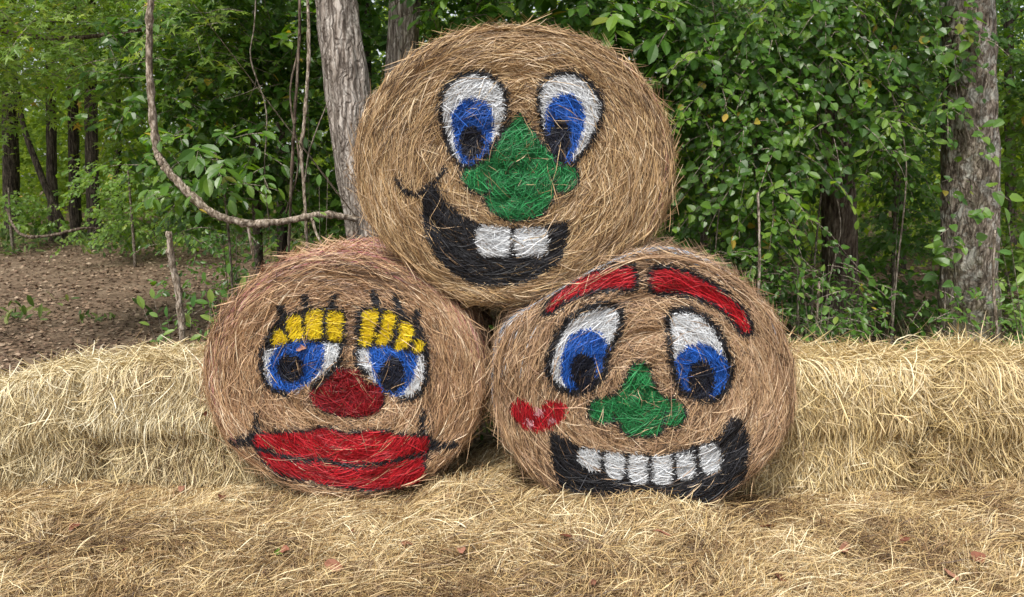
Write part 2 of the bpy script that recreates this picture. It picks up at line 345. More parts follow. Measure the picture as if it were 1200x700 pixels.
for (n, y0, y1, xw, w, l0, l1, lift) in ((66000, 2.15, 3.75, 2.85, .0012, .05, .17, .014), (34000, 2.15, 3.45, 2.6, .0012, .08, .24, .03), (4000, 2.2, 3.6, 2.7, .0028, .03, .09, .02), (52000, 2.2, 3.6, 2.7, .0015, .008, .035, .028), (1500, 2.2, 3.5, 2.6, .0012, .08, .20, .045), (4500, 2.2, 3.5, 2.6, .0012, .10, .24, .020), (7000, 3.3, 4.1, .4, .0011, .06, .2, .03)):
    y = rg.uniform(y0, y1, n); x = rg.uniform(-1, 1, n)*xw
    keep = rg.random(n) < 1-.85*smooth(2.95, 2.5, y+.25*vn(x*3, y*3, 0, 5))*smooth(-1.25, -1.75, x); x, y = x[keep], y[keep]; n = len(x)
    if w == .0011: x = rg.normal(-.03, .16, n); y = rg.uniform(3.3, 4.1, n)
    ph = (fbm(x*3.5, y*4, 0, 21, 2)-.5)*4.2+rg.normal(0, .8, n)
    L = rg.uniform(l0, l1, n); k = 7 if l1 > .05 else 3
    p, N, A, B = walk(FS, x, y, ph, L/(k-1), k, rg.normal(0, .025, n)*(1+1.5*(rg.random(n) < .15)))
    t = np.linspace(0, 1, k)[None]
    lf = rg.uniform(0, lift, n)[:, None]+(rg.random(n) ** 3)[:, None]*lift*.9*np.sin(t*math.pi)+(rg.random(n) ** 6)[:, None]*lift*2.5*t
    p = p+N*lf[..., None]
    V, Q = ribbons(p, N, rg.uniform(.6, 1.3, n)*w, rg.normal(0, .8, n))
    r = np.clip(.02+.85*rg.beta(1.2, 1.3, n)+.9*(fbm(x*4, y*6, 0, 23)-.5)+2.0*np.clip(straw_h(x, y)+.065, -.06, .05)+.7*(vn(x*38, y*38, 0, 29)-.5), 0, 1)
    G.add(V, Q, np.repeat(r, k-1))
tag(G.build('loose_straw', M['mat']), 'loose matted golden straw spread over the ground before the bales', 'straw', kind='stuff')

# ------------------------------------------------------------------ painted shapes (traced on the bale faces)
def in_poly(x, y, pts):
    x0, y0 = pts.min(0); x1, y1 = pts.max(0); res = np.zeros(x.shape, bool)
    idx = np.nonzero((x >= x0) & (x <= x1) & (y >= y0) & (y <= y1))[0]
    if not len(idx): return res
    X, Y = x[idx], y[idx]; c = np.zeros(len(idx), bool); q = np.roll(pts, -1, 0)
    for (ax, ay), (bx, by) in zip(pts, q):
        if ay == by: continue
        c ^= ((ay > Y) != (by > Y)) & (X < (bx-ax)*(Y-ay)/(by-ay)+ax)
    res[idx] = c; return res
def near_line(x, y, pts, w, closed=False):
    if closed: pts = np.concatenate([pts, pts[:1]])
    x0, y0 = pts.min(0)-w; x1, y1 = pts.max(0)+w; res = np.zeros(x.shape, bool)
    idx = np.nonzero((x >= x0) & (x <= x1) & (y >= y0) & (y <= y1))[0]
    if not len(idx): return res
    X, Y = x[idx], y[idx]; d = np.full(len(idx), 1e9)
    for (ax, ay), (bx, by) in zip(pts[:-1], pts[1:]):
        L2 = (bx-ax)**2+(by-ay)**2+1e-9; t = np.clip(((X-ax)*(bx-ax)+(Y-ay)*(by-ay))/L2, 0, 1)
        d = np.minimum(d, np.hypot(X-ax-t*(bx-ax), Y-ay-t*(by-ay)))
    res[idx] = d < w; return res
def rounded(pts):
    p = np.asarray(pts, float); n = len(p); e = np.concatenate([p[-2:], p, p[:3]]); c = cr(e, 5); return c[10:10+5*n]
def slim(t, k=.88):
    t = np.asarray(t, float); c = t.mean(0); return c+(t-c)*np.array([k, .98])
class Face:
    """ordered list of painted areas; first hit wins"""
    def __init__(s, ox, oy, k): s.o = np.array([ox, oy]); s.k = k; s.items = []; s.parts = []
    def px(s, pts): return s.o+np.asarray(pts, float)/s.k
    def part(s, path, mat, label=None):
        s.parts.append((path, mat, label)); return len(s.parts)-1
    def poly(s, pid, pts): s.items.append(('p', pid, rounded(s.px(pts)), 0))
    def line(s, pid, pts, w, closed=False):
        q = s.px(pts); q = rounded(q) if closed else cr(q, 5)
        s.items.append(('c' if closed else 'l', pid, q, w/s.k))
    def ell(s, pid, cx, cy, rx, ry):
        th = np.linspace(0, 2*math.pi, 24, endpoint=False); s.items.append(('p', pid, s.px(np.stack([cx+rx*np.cos(th), cy+ry*np.sin(th)], 1)), 0))
    def classify(s, x, y):
        lab = np.full(x.shape, -1)
        for t, pid, pts, w in s.items:
            m = in_poly(x, y, pts) if t == 'p' else near_line(x, y, pts, w, t == 'c')
            lab[(lab < 0) & m] = pid
        return lab

# --- top face
ft = Face(400, 10, 2.0)
for side, ew, iw, pu in (
  ('l', [(235,215),(250,180),(285,157),(325,152),(362,170),(383,200),(387,240),(375,290),(350,330),(320,362),(290,372),(262,345),(245,300),(233,250)],
   [(262,290),(260,245),(283,217),(315,213),(345,225),(357,265),(352,310),(335,345),(302,369),(275,345)], (305,315,29,40)),
  ('r', [(463,205),(475,172),(510,153),(550,155),(590,185),(610,225),(605,265),(585,310),(562,345),(535,365),(505,345),(480,300),(465,250)],
   [(480,260),(485,225),(510,203),(540,203),(565,225),(572,260),(562,300),(547,340),(532,360),(505,335),(485,295)], (513,308,27,50))):
    p_e = ft.part(('eye',), 'white'); p_i = ft.part(('eye', 'iris'), 'blue'); p_p = ft.part(('eye', 'pupil'), 'dark'); p_o = ft.part(('eye', 'eye_outline'), 'black')
    ft.ell(p_p, *pu); ft.line(p_o, ew, 6, True); ft.poly(p_i, iw); ft.poly(p_e, ew)
p_n = ft.part(('nose',), 'green', 'green painted nose with two round nostrils'); p_no = ft.part(('nose', 'nose_outline'), 'black')
nose = [(415,250),(440,275),(470,320),(495,348),(503,362),(535,368),(552,385),(550,410),(530,430),(500,430),(492,450),(470,480),(430,495),(380,490),(345,465),(333,435),(305,425),(287,400),(290,372),(320,357),(345,352),(370,310),(398,272)]
ft.line(p_no, [(493,395),(503,420),(500,432)], 3); ft.line(p_no, [(345,405),(350,425),(333,440)], 3)
ft.items.append(('p', p_n, rounded(ft.px(nose)), 0)); ft.line(p_no, nose, 5, True)
p_m = ft.part(('mouth',), 'black')
for th in ([(320,512),(360,511),(395,515),(398,545),(393,580),(360,583),(325,578),(314,550)], [(407,520),(440,514),(480,514),(485,540),(481,576),(445,582),(410,580),(403,550)]):
    ft.poly(ft.part(('mouth', 'tooth'), 'white'), slim(th, .94))
ft.poly(p_m, [(190,440),(200,415),(225,420),(250,455),(290,490),(340,508),(400,514),(490,508),(530,500),(530,530),(515,590),(490,610),(430,640),(370,650),(310,645),(260,620),(215,570),(195,510)])
ft.line(ft.part(('smile_line',), 'black'), [(132,403),(148,428),(175,438),(198,425),(218,405),(243,378)], 5)

# --- lower left face
fl = Face(220, 270, 2.187)
eyesL = [dict(pupil=(262,355,36,38), iris=[(222,305),(255,290),(300,286),(348,292),(350,312),(345,350),(320,382),(280,408),(240,413),(215,395),(207,350)],
   white=[(200,305),(250,290),(330,290),(385,282),(384,320),(357,360),(325,382),(280,410),(235,412),(205,390),(198,350)],
   out=[[(192,300),(190,360),(208,402),(250,420)],[(392,285),(388,330),(358,375),(325,402)]],
   lids=[[(227,256),(245,262),(254,288),(217,292)],[(252,232),(285,218),(293,250),(296,276),(268,282),(257,262)],[(303,213),(345,208),(343,245),(342,277),(306,277),(302,245)],[(360,212),(396,216),(396,250),(392,284),(361,278),(357,245)]],
   frame=[(195,298),(212,250),(245,222),(290,204),(350,198),(402,206),(406,250),(403,288),(350,290),(290,285),(240,296),(205,308)],
   lash=[[(238,200),(246,228)],[(300,172),(305,206)],[(376,170),(364,202)]]),
  dict(pupil=(524,372,34,46), iris=[(466,300),(530,294),(585,305),(584,360),(567,400),(540,425),(505,415),(480,380),(470,340)],
   white=[(434,300),(500,296),(560,305),(606,322),(603,380),(587,410),(560,425),(520,424),(490,398),(455,365),(438,335)],
   out=[[(612,318),(611,385),(585,425),(545,434)],[(432,300),(436,345),(462,370)]],
   lids=[[(450,212),(487,208),(480,250),(470,290),(441,293),(447,250)],[(502,213),(532,219),(524,260),(510,291),(482,290),(496,250)],[(547,236),(576,246),(578,270),(552,305),(530,300),(543,265)],[(587,281),(601,283),(603,308),(577,311)]],
   frame=[(436,204),(480,196),(540,207),(590,238),(614,278),(613,322),(560,314),(500,298),(434,300)],
   lash=[[(476,162),(486,200)],[(533,172),(546,214)],[(590,212),(583,242)]])]
for e in eyesL:
    p_e = fl.part(('eye',), 'white'); p_i = fl.part(('eye', 'iris'), 'blue'); p_p = fl.part(('eye', 'pupil'), 'dark'); p_o = fl.part(('eye', 'eye_outline'), 'black')
    lid = fl.part(('eyelid',), 'black', 'black painted eyelid with yellow stripes and lashes')
    for s_ in e['lids']: fl.poly(fl.part(('eyelid', 'eyelid_stripe'), 'yellow'), s_)
    fl.poly(lid, e['frame'])
    for s_ in e['lash']: fl.line(fl.part(('eyelid', 'eyelash'), 'black'), s_, 10)
    for s_ in e['out']: fl.line(p_o, s_, 7)
    fl.ell(p_p, *e['pupil']); fl.poly(p_i, e['iris']); fl.poly(p_e, e['white'])
p_n = fl.part(('nose',), 'darkred', 'dark red painted clown nose'); nose = [(322,405),(350,372),(385,357),(430,362),(452,390),(490,402),(502,430),(490,460),(450,476),(400,476),(350,462),(318,437)]
fl.poly(p_n, nose); fl.line(fl.part(('nose', 'nose_outline'), 'black'), nose, 4, True)
p_m = fl.part(('lips',), 'red'); p_ml = fl.part(('lips', 'lip_line'), 'black')
lips = [(168,530),(230,522),(300,518),(355,508),(412,524),(470,516),(550,528),(616,535),(606,590),(602,640),(560,657),(480,662),(400,657),(320,642),(245,627),(198,590)]
fl.line(p_ml, [(185,560),(280,588),(340,588),(400,602),(470,602),(540,588),(605,572)], 6)
fl.poly(p_m, lips); fl.line(p_ml, lips, 7, True)
p_s = fl.part(('smile_line',), 'black'); fl.line(p_s, [(98,545),(130,548),(158,530),(178,510),(176,475)], 7); fl.line(p_s, [(110,547),(140,543),(170,545)], 9)
p_s = fl.part(('smile_line',), 'black'); fl.line(p_s, [(603,465),(600,500),(610,525),(640,548),(695,552)], 7); fl.line(p_s, [(690,552),(650,553),(615,560)], 9)

# --- lower right face
fr = Face(560, 270, 2.059)
for ew, iw, pu in (
  ([(170,330),(185,270),(215,222),(260,192),(300,180),(335,186),(348,215),(335,255),(314,300),(302,350),(270,385),(220,390),(185,370)],
   [(200,340),(205,295),(225,255),(260,240),(295,250),(311,275),(310,320),(295,360),(265,388),(225,388),(205,365)], (255,342,33,46)),
  ([(463,202),(500,192),(540,205),(575,240),(600,290),(611,340),(600,380),(570,408),(530,405),(490,385),(472,330),(462,260)],
   [(478,340),(485,300),(510,278),(545,275),(585,295),(607,340),(598,380),(570,406),(530,403),(490,378)], (540,360,34,47))):
    p_e = fr.part(('eye',), 'white'); p_i = fr.part(('eye', 'iris'), 'blue'); p_p = fr.part(('eye', 'pupil'), 'dark'); p_o = fr.part(('eye', 'eye_outline'), 'black')
    fr.ell(p_p, *pu); fr.line(p_o, ew, 8, True); fr.poly(p_i, iw); fr.poly(p_e, ew)
for bw in ([(165,192),(185,158),(240,120),(300,98),(370,92),(374,138),(320,138),(260,150),(205,172),(172,197)], [(424,98),(480,99),(540,120),(600,160),(640,200),(657,240),(641,245),(600,197),(550,166),(490,149),(424,145)]):
    p_b = fr.part(('eyebrow',), 'red'); fr.poly(p_b, bw); fr.line(fr.part(('eyebrow', 'eyebrow_outline'), 'black'), bw, 11, True)
nose = [(392,320),(413,335),(422,370),(445,403),(488,418),(498,447),(485,470),(450,472),(440,488),(400,496),(355,487),(338,462),(290,464),(270,445),(275,416),(310,405),(340,395),(360,360),(377,330)]
p_n = fr.part(('nose',), 'green'); p_no = fr.part(('nose', 'nose_outline'), 'black')
fr.line(p_no, [(330,440),(328,455),(345,470)], 3); fr.line(p_no, [(452,440),(450,460),(446,476)], 3)
fr.poly(p_n, nose); fr.line(p_no, nose, 6, True)
p_k = fr.part(('kiss_mark',), 'red', 'red lipstick kiss painted on the cheek')
for c in ((125,466,10,8), (146,440,11,8), (178,461,9,7)): fr.ell(fr.part(('kiss_mark', 'pale_spot'), 'pink'), *c)  # small spots of pale pink paint within the kiss
fr.poly(p_k, [(80,436),(88,412),(108,409),(128,424),(143,434),(160,419),(182,411),(205,416),(212,438),(198,464),(170,481),(140,485),(110,477),(88,458)])
p_m = fr.part(('mouth',), 'black')
for th in ([(240,532),(268,527),(295,535),(299,558),(292,580),(262,576),(243,560)], [(303,540),(330,537),(354,543),(357,570),(352,600),(326,602),(305,580)], [(362,545),(388,543),(410,548),(412,580),(408,610),(382,612),(362,596)],
           [(418,550),(445,544),(468,546),(471,580),(466,610),(442,614),(421,606)], [(476,543),(500,538),(522,540),(527,570),(522,596),(500,602),(480,590)], [(532,526),(555,519),(578,518),(588,545),(583,577),(560,587),(540,580)]):
    fr.poly(fr.part(('mouth', 'tooth'), 'white'), slim(th))
fr.poly(p_m, [(175,488),(200,500),(240,518),(300,532),(370,540),(450,541),(520,522),(580,498),(608,455),(635,458),(652,500),(652,560),(632,620),(580,652),(500,672),(400,676),(300,678),(222,664),(190,600),(178,540)])

# ------------------------------------------------------------------ round bales
def round_bale(label, c_px, y0, ra, rb, depth, contacts, face, hay, net, seed, n_face=27000):
    rg = np.random.default_rng(seed); c = P(c_px[0], c_px[1], y0); cx, cz = c[0], c[2]
    root = empty('round_bale', (cx, y0+depth/2, max(cz-rb, 0)), label, 'hay bale', 'round hay bales painted with faces')
    def rad(th):
        r = 1/np.sqrt((np.cos(th)/ra)**2+(np.sin(th)/rb)**2)
        r = r+.010*(vn(np.cos(th)*3+5, np.sin(th)*3+5, 0, seed)-.5)*2
        for tc, hc in contacts:
            cc = np.cos(th-tc); rc = np.where(cc > .3, hc/np.maximum(cc, .3), 9.)
            k = 45.; r = -np.log(np.exp(-k*r)+np.exp(-k*rc))/k
        return r
    def yf(x, z):
        th = np.arctan2(z-cz, x-cx); rho = np.hypot(x-cx, z-cz)/rad(th)
        ex = np.where(rho > 1, (1+.12*(rho-1))/np.maximum(rho, 1e-6), 1.0); rho = rho*ex
        e = np.clip((rho-.93)/.07, 0, .995)
        yy = y0+.022*rho**2+.045*(1-np.sqrt(1-e*e))+np.where(rho > 1, (rho-1)*.25, 0)
        return yy-.035*(fbm(x*4, z*4, 0, seed+1, 3)-.5)-.030*(vn(rho*11+vn(np.cos(th)*1.6+4, np.sin(th)*1.6+4, 0, seed)*2, np.cos(th)*1.2+3, np.sin(th)*1.2+3, seed+3)-.5), ex, th
    def FF(x, z):
        y, ex, _ = yf(x, z); return np.stack([cx+(x-cx)*ex, y, cz+(z-cz)*ex], -1)
    L = depth
    def FSd(a, b):   # side: a = angle * ra, b = depth behind the front
        th = a/ra; rr = rad(th)*(.998-.022*smooth(.10, -.02, b))+.014*(fbm(a*4, b*5, 0, seed+2)-.5)
        return np.stack([cx+rr*np.cos(th), y0+.066+b, cz+rr*np.sin(th)], -1)
    g = Geo()
    # core
    nt_, nr = 300, 80; th = np.linspace(0, 2*math.pi, nt_, endpoint=False); rs = np.sqrt(np.linspace(.0001, .999, nr))
    rr = rs[:, None]*rad(th)[None]; X = cx+rr*np.cos(th); Z = cz+rr*np.sin(th); V = FF(X, Z)
    V[..., 1] += .006
    sb = np.linspace(.01, L-.09, 24); S = np.stack([FSd(th*ra, np.full_like(th, b)) for b in sb]); cen = np.array([cx, 0, cz])
    S[..., 0] = cx+(S[..., 0]-cx)*.993; S[..., 2] = cz+(S[..., 2]-cz)*.993
    B = []
    for f in (.93, .6, .3, .001):
        q = S[-1].copy(); q[:, 0] = cx+(q[:, 0]-cx)*f; q[:, 2] = cz+(q[:, 2]-cz)*f; q[:, 1] += .05; B.append(q)
    Vc = np.concatenate([V.reshape(-1, 3), S.reshape(-1, 3), np.concatenate(B)]); R = nr+24+4
    i = np.arange(R-1)[:, None]*nt_; j = np.arange(nt_)[None]; j2 = (j+1) % nt_
    Qc = np.stack([i+j, i+j2, i+nt_+j2, i+nt_+j], -1).reshape(-1, 4)
    g.add(Vc, Qc, np.clip(.02+.22*rg.random(len(Qc)), 0, 1))
    n_core = len(Qc); core_face = np.arange(len(Qc)) < (nr-1)*nt_
    # strands over the face
    tan = lambda x, z: np.arctan2(z-cz, x-cx)+math.pi/2
    segs = []; front = [core_face]; sid = [np.arange(n_core)]
    ns = n_core
    for (n, l0, l1, sd, w, li, stray) in ((int(n_face*1.45), .08, .26, .16, .00115, .012, .005), (int(n_face*.5), .10, .30, .28, .0011, .017, .012), (700, .08, .2, 1.2, .0012, .022, .03), (3600, .05, .20, .22, .0014, .018, .010)):
        th0 = rg.uniform(0, 2*math.pi, n); q = np.sqrt(rg.uniform(0, 1.0, n)); r0 = q*rad(th0)*.995
        a = cx+r0*np.cos(th0); b = cz+r0*np.sin(th0)
        ph = rg.normal(0, 1, n)*np.minimum(sd*(1+2.4*(1-q)), .10+2.6*(1-q))+np.where(rg.random(n) < .5, 0, math.pi)+.3*(vn(a*4, b*4, 0, seed+8)-.5)*2*(1-q**2)
        Ln = rg.uniform(l0, l1, n); k = 15
        turn = np.where(np.cos(ph) >= 0, 1, -1)*Ln/(k-1)/np.maximum(r0, .42)*np.where(q > .45, 1, rg.uniform(-.6, 1, n))
        p, N, A, Bb = walk(FF, a, b, ph+tan(a, b), Ln/(k-1), k, turn+rg.normal(0, .008, n))
        N = np.where(N[..., 1:2] > 0, -N, N)
        t = np.linspace(0, 1, k)[None]
        lf = rg.uniform(-.002, li, n)[:, None]+(rg.random(n) ** 3)[:, None]*.020*np.sin(t*math.pi)+(rg.random(n) ** 5)[:, None]*stray*2*t*t
        p = p+N*lf[..., None]
        V, Q = ribbons(p, N, rg.uniform(.6, 1.35, n)*w, rg.normal(0, .75, n))
        band = vn(q*26+vn(th0*3, 0, 0, seed)*1.5, th0*2.2, 0, seed+9)
        r = np.clip(.0+.66*rg.beta(.9, 1.0, n)+.34*(band-.4)+.80*(vn(q*ra*70+vn(th0*4, q*6, 0, seed+2)*2, th0*ra*11, 0, seed+12)-.42)+.35*(fbm(a*5, b*5, 0, seed+4)-.5), 0, 1)
        if n == 3600: r = np.clip(r+.3, 0, 1)  # scattered paler stems: glints of light put into the straw colour
        g.add(V, Q, np.repeat(r, k-1)); front.append(np.ones(len(Q), bool)); sid.append(ns+np.repeat(np.arange(n), k-1)); ns += n
    # strands around the side and rim
    for (n, b0, b1, sd, w, li, l0, l1) in ((13000, -.05, .30, .10, .0015, .011, .1, .3), (8000, .2, L-.12, .16, .0018, .010, .1, .3), (900, -.04, .3, .45, .0010, .018, .07, .22)):
        a = rg.uniform(0, 2*math.pi, n)*ra; b = rg.uniform(b0, b1, n)
        ph = rg.normal(0, sd, n)+np.where(rg.random(n) < .5, 0, math.pi); k = 8; Ln = rg.uniform(l0, l1, n)
        p, N, A, Bb = walk(FSd, a, b, ph, Ln/(k-1), k, rg.normal(0, .04, n))
        out = np.stack([np.cos(A/ra), 0*A, np.sin(A/ra)], -1); N = np.where((N*out).sum(-1, keepdims=True) < 0, -N, N)
        t = np.linspace(0, 1, k)[None]
        lf = rg.uniform(-.002, li, n)[:, None]+(rg.random(n) ** 8)[:, None]*.09*t*t
        p = p+N*lf[..., None]; V, Q = ribbons(p, N, rg.uniform(.6, 1.35, n)*w, rg.normal(0, .75, n))
        r = np.clip(.10+.6*rg.beta(1.3, 1.3, n)+.6*(vn(b*60, a*7, 0, seed+6)-.4), 0, 1)
        g.add(V, Q, np.repeat(r, k-1)); front.append(np.zeros(len(Q), bool)); sid.append(ns+np.repeat(np.arange(n), k-1)); ns += n
    V, Q, R = g.arr(); front = np.concatenate(front); sid = np.concatenate(sid)
    # spray paint: which part does each piece of straw belong to
    cen = V[Q].mean(1); px, py = proj(cen)
    lab = np.full(len(Q), -1); js = rg.normal(0, 1.1, (ns, 2)); unp = rg.random(ns) < .055; unp[:n_core] = False
    m = front & ~unp[sid]; idx = np.nonzero(m)[0]
    jj = js[sid[idx]]+rg.normal(0, 1.25, (len(idx), 2))
    jj *= np.where(sid[idx] < n_core, .25, 1)[:, None]
    lab[idx] = face.classify(px[idx]+jj[:, 0], py[idx]+jj[:, 1])
    blk = np.array([mt == 'black' and pt[-1] != 'eyelash' for pt, mt, _ in face.parts]+[False])
    idx = np.nonzero(m & (lab < 0))[0]; idx = idx[rg.random(len(idx)) < .7]
    jj = rg.normal(0, 4.2, (len(idx), 2)); l2 = face.classify(px[idx]+jj[:, 0], py[idx]+jj[:, 1])
    lab[idx] = np.where(blk[l2], l2, -1)
    mesh('straw_body', V, Q[lab < 0], M[hay], root, R[lab < 0])
    made = {}
    for pid, (path, mt, lb) in enumerate(face.parts):
        mm = lab == pid
        if not mm.any(): continue
        par = root if len(path) == 1 else made[path[0]]
        Rp = np.clip(R[mm]*.9+.1*rg.random(mm.sum()), 0, 1)
        if mt == 'white': Rp = .25+.75*Rp
        o = mesh(path[-1], V, Q[mm], M[mt], par, Rp)
        if lb: o['label'] = lb
        if len(path) == 1: made[path[0]] = o
    # net wrap showing round the side
    if net:
        mn, bl, cnt, b0, b1, a0, a1, nrim = net; k = 26; n = cnt
        a = rg.uniform(a0, a1, n)*ra; b = b0+(b1-b0)*rg.random(n)
        Ln = rg.uniform(.3, 1.1, n)
        p, N, A, Bb = walk(FSd, a, b, rg.normal(0, .012, n), Ln/(k-1), k, rg.normal(0, .001, n))
        out = np.stack([np.cos(A/ra), 0*A, np.sin(A/ra)], -1); N = np.where((N*out).sum(-1, keepdims=True) < 0, -N, N)
        p = p+N*rg.uniform(.016, .026, n)[:, None, None]
        V2, Q2 = ribbons(p, N, rg.uniform(.0012, .0035, n), rg.normal(0, .2, n))
        gn = Geo(); gn.add(V2, Q2, np.repeat(rg.random(n), k-1)); n = nrim; k = 30
        th0 = rg.uniform(a0, a1, n); q = 1-.10*rg.random(n)**1.6; a = cx+q*rad(th0)*np.cos(th0); b = cz+q*rad(th0)*np.sin(th0)
        p, N, A, Bb = walk(FF, a, b, rg.normal(0, .01, n), rg.uniform(.3, .8, n)/(k-1), k, np.zeros(n), tan)
        N = np.where(N[..., 1:2] > 0, -N, N); p = p+N*rg.uniform(.008, .018, n)[:, None, None]
        V2, Q2 = ribbons(p, N, rg.uniform(.0010, .0022, n), rg.normal(0, .2, n)); gn.add(V2, Q2, np.repeat(rg.random(n), k-1))
        o = gn.build('net_wrap', M[mn], root); o['label'] = bl
    return root, (cx, cz)

CT = P(604, 198, 3.50); CL = P(403, 446, 3.52); CR = P(756, 458, 3.38)
RT, RL, RR = (.742, .643), (.690, .608), (.708, .645)
def contact(c1, r1, c2, r2):
    d = np.array([c2[0]-c1[0], c2[2]-c1[2]]); D = np.linalg.norm(d); th = math.atan2(d[1], d[0])
    h1 = math.hypot(r1[0]*math.cos(th), r1[1]*math.sin(th)); h2_ = math.hypot(r2[0]*math.cos(th), r2[1]*math.sin(th))
    return th, D, h1, h2_
def pair(c1, r1, c2, r2):
    th, D, h1, h2_ = contact(c1, r1, c2, r2); over = max(h1+h2_-D, 0)
    return (th, h1-over/2-.004), (th+math.pi, h2_-over/2-.004)
tl, lt = pair(CT, RT, CL, RL); tr, rt = pair(CT, RT, CR, RR)
round_bale('top round bale of the pile with buck teeth, green nose and long blue eyes', (604, 198), 3.50, *RT, 1.2, [tl, tr], ft, 'hay_top',
           ('net_pink', 'faint pink net wrap', 160, .15, 1.0, -.7, .8, 8), 101, 30000)
round_bale('lower left round bale with red lips, red nose and yellow striped eyelids', (403, 446), 3.52, *RL, 1.2, [lt], fl, 'hay_left',
           ('net_pink', 'pink and white net wrap', 900, -.03, 1.05, -.2, 3.5, 420), 202, 25000)
round_bale('lower right round bale with red eyebrows, wide toothy grin and a kiss mark', (756, 458), 3.38, *RR, 1.2, [rt], fr, 'hay_right',
           ('net_blue', 'pale blue and white net wrap', 260, .0, .25, .2, 2.7, 36), 303, 27000)

# ------------------------------------------------------------------ square straw bales
def square_bale(label, xc, yc, z0, lx, hy, hz, tilt, seed, rotz=0.0, n=20000, shag=1.0, dark=0.0):
    rg = np.random.default_rng(seed); rc = .048; hy2, hz2 = hy/2, hz/2
    pts = []
    corners = [(-1, -1), (-1, 1), (1, 1), (1, -1)]   # (y,z) from bottom front, up, over, down
    angs = [math.pi*1.5, math.pi, math.pi/2, 0]
    for (sy, sz), a0 in zip(corners, angs):
        for t in np.linspace(0, 1, 7): 
            a = a0-t*math.pi/2; pts.append((sy*(hy2-rc)+rc*math.cos(a), sz*(hz2-rc)+rc*math.sin(a)))
    pts.append(pts[0]); pts = np.array(pts); s = np.concatenate([[0], np.cumsum(np.hypot(*np.diff(pts, axis=0).T))]); ST = s[-1]
    cr_, sr_ = math.cos(rotz), math.sin(rotz)
    def F(a, b):
        b = np.mod(b, ST); y = np.interp(b, s, pts[:, 0]); z = np.interp(b, s, pts[:, 1])
        u = np.clip(np.abs(a)/(lx/2), 0, 1); sc = np.maximum(1-u**12, 0)**(1/4.)
        nz = 1+.15*(fbm(a*3+seed, b*3, 0, seed, 2)-.5)
        y = y*sc*nz; z = z*sc*(1+.08*(fbm(a*4+seed, b*2, 0, seed+1)-.5))
        zz = z+hz2+tilt(a)
        return np.stack([xc+a*cr_-y*sr_, yc+a*sr_+y*cr_, z0+zz], -1)
    g = Geo()
    A_, B_ = np.meshgrid(np.linspace(-lx/2, lx/2, 70), np.linspace(0, ST, 90)); V = F(A_, B_)
    i = np.arange(89)[:, None]*70+np.arange(69)[None]; Q = np.stack([i, i+1, i+71, i+70], -1).reshape(-1, 4)
    g.add(V.reshape(-1, 3), Q, .05+.3*rg.random(len(Q)))
    top_s = hz-.02; smid = s[-1]
    for (n_, l0, l1, sd, w, li, b0, b1) in ((int(n*1.2), .05, .15, .50, .0015, .014, 0, hz+hy), (int(n*.45), .06, .20, .45, .0015, .024*shag, 0, hz+hy), (int(n*.09), .07, .18, 1.1, .0018, .055*shag, .05, hz+hy), (int(n*.2), .08, .2, .8, .002, .012, hz+hy, ST)):
        a = rg.uniform(-.5, .5, n_)*lx*.99; b = rg.uniform(b0, b1, n_)
        ph = -math.pi/2+rg.normal(0, 1, n_)*sd*(1+.8*(b > hz))+.45*(fbm(a*3+seed, b*3, 0, seed+3, 2)-.5)*2
        k = 8; Ln = rg.uniform(l0, l1, n_)
        p, N, A, B = walk(F, a, b, ph, Ln/(k-1), k, rg.normal(0, .02, n_))
        cen = F(np.zeros_like(A), B)*0+np.array([xc, yc, z0+hz2]); cen = cen+np.stack([A*cr_, A*sr_, tilt(A)], -1)
        N = np.where((N*(p-cen)).sum(-1, keepdims=True) < 0, -N, N)
        t = np.linspace(0, 1, k)[None]
        lf = rg.uniform(0, li, n_)[:, None]+(rg.random(n_) ** 3)[:, None]*li*1.6*t+(rg.random(n_) ** 8)[:, None]*.075*shag*t*t
        p = p+N*lf[..., None]; p[..., 2] -= (rg.random(n_) ** 2)[:, None]*.02*t*t
        V, Q = ribbons(p, N, rg.uniform(.6, 1.4, n_)*w, rg.normal(0, .8, n_))
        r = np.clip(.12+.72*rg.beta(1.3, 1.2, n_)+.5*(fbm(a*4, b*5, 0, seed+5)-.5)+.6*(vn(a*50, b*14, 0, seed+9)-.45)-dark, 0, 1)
        g.add(V, Q, np.repeat(r, k-1))
    o = g.build('square_bale', M['gold' if xc > 0 else 'square']); return tag(o, label, 'straw bale', 'square straw bales walling in the pile')
flat = lambda a: 0*a
sag = lambda a: -.10*smooth(.15, -.55, a)
square_bale('pale square straw bale, upper one right beside the red lipped round bale', -1.74, 3.93, .265, .94, .48, .31, lambda a: -.012*smooth(.2, -.5, a), 11)
square_bale('pale square straw bale sagging down at the upper left edge', -2.70, 3.93, .265, .94, .48, .31, lambda a: -.03-.17*smooth(.45, -.25, a), 12)
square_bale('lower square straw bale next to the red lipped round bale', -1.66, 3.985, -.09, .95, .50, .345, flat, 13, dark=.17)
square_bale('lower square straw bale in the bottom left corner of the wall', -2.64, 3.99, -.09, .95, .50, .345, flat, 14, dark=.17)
square_bale('golden square straw bale, upper one right beside the grinning round bale', 1.68, 3.90, .265, .94, .48, .315, lambda a: .004*a, 15, shag=1.1)
square_bale('golden square straw bale with long tufts at the upper right edge', 2.66, 3.88, .265, .94, .48, .31, lambda a: .01-.10*smooth(-.2, .5, a), 16, shag=1.5)
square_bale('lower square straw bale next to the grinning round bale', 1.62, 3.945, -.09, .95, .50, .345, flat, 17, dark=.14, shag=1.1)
square_bale('lower square straw bale in the bottom right corner of the wall', 2.60, 3.935, -.09, .95, .50, .345, flat, 18, dark=.14, shag=1.3)

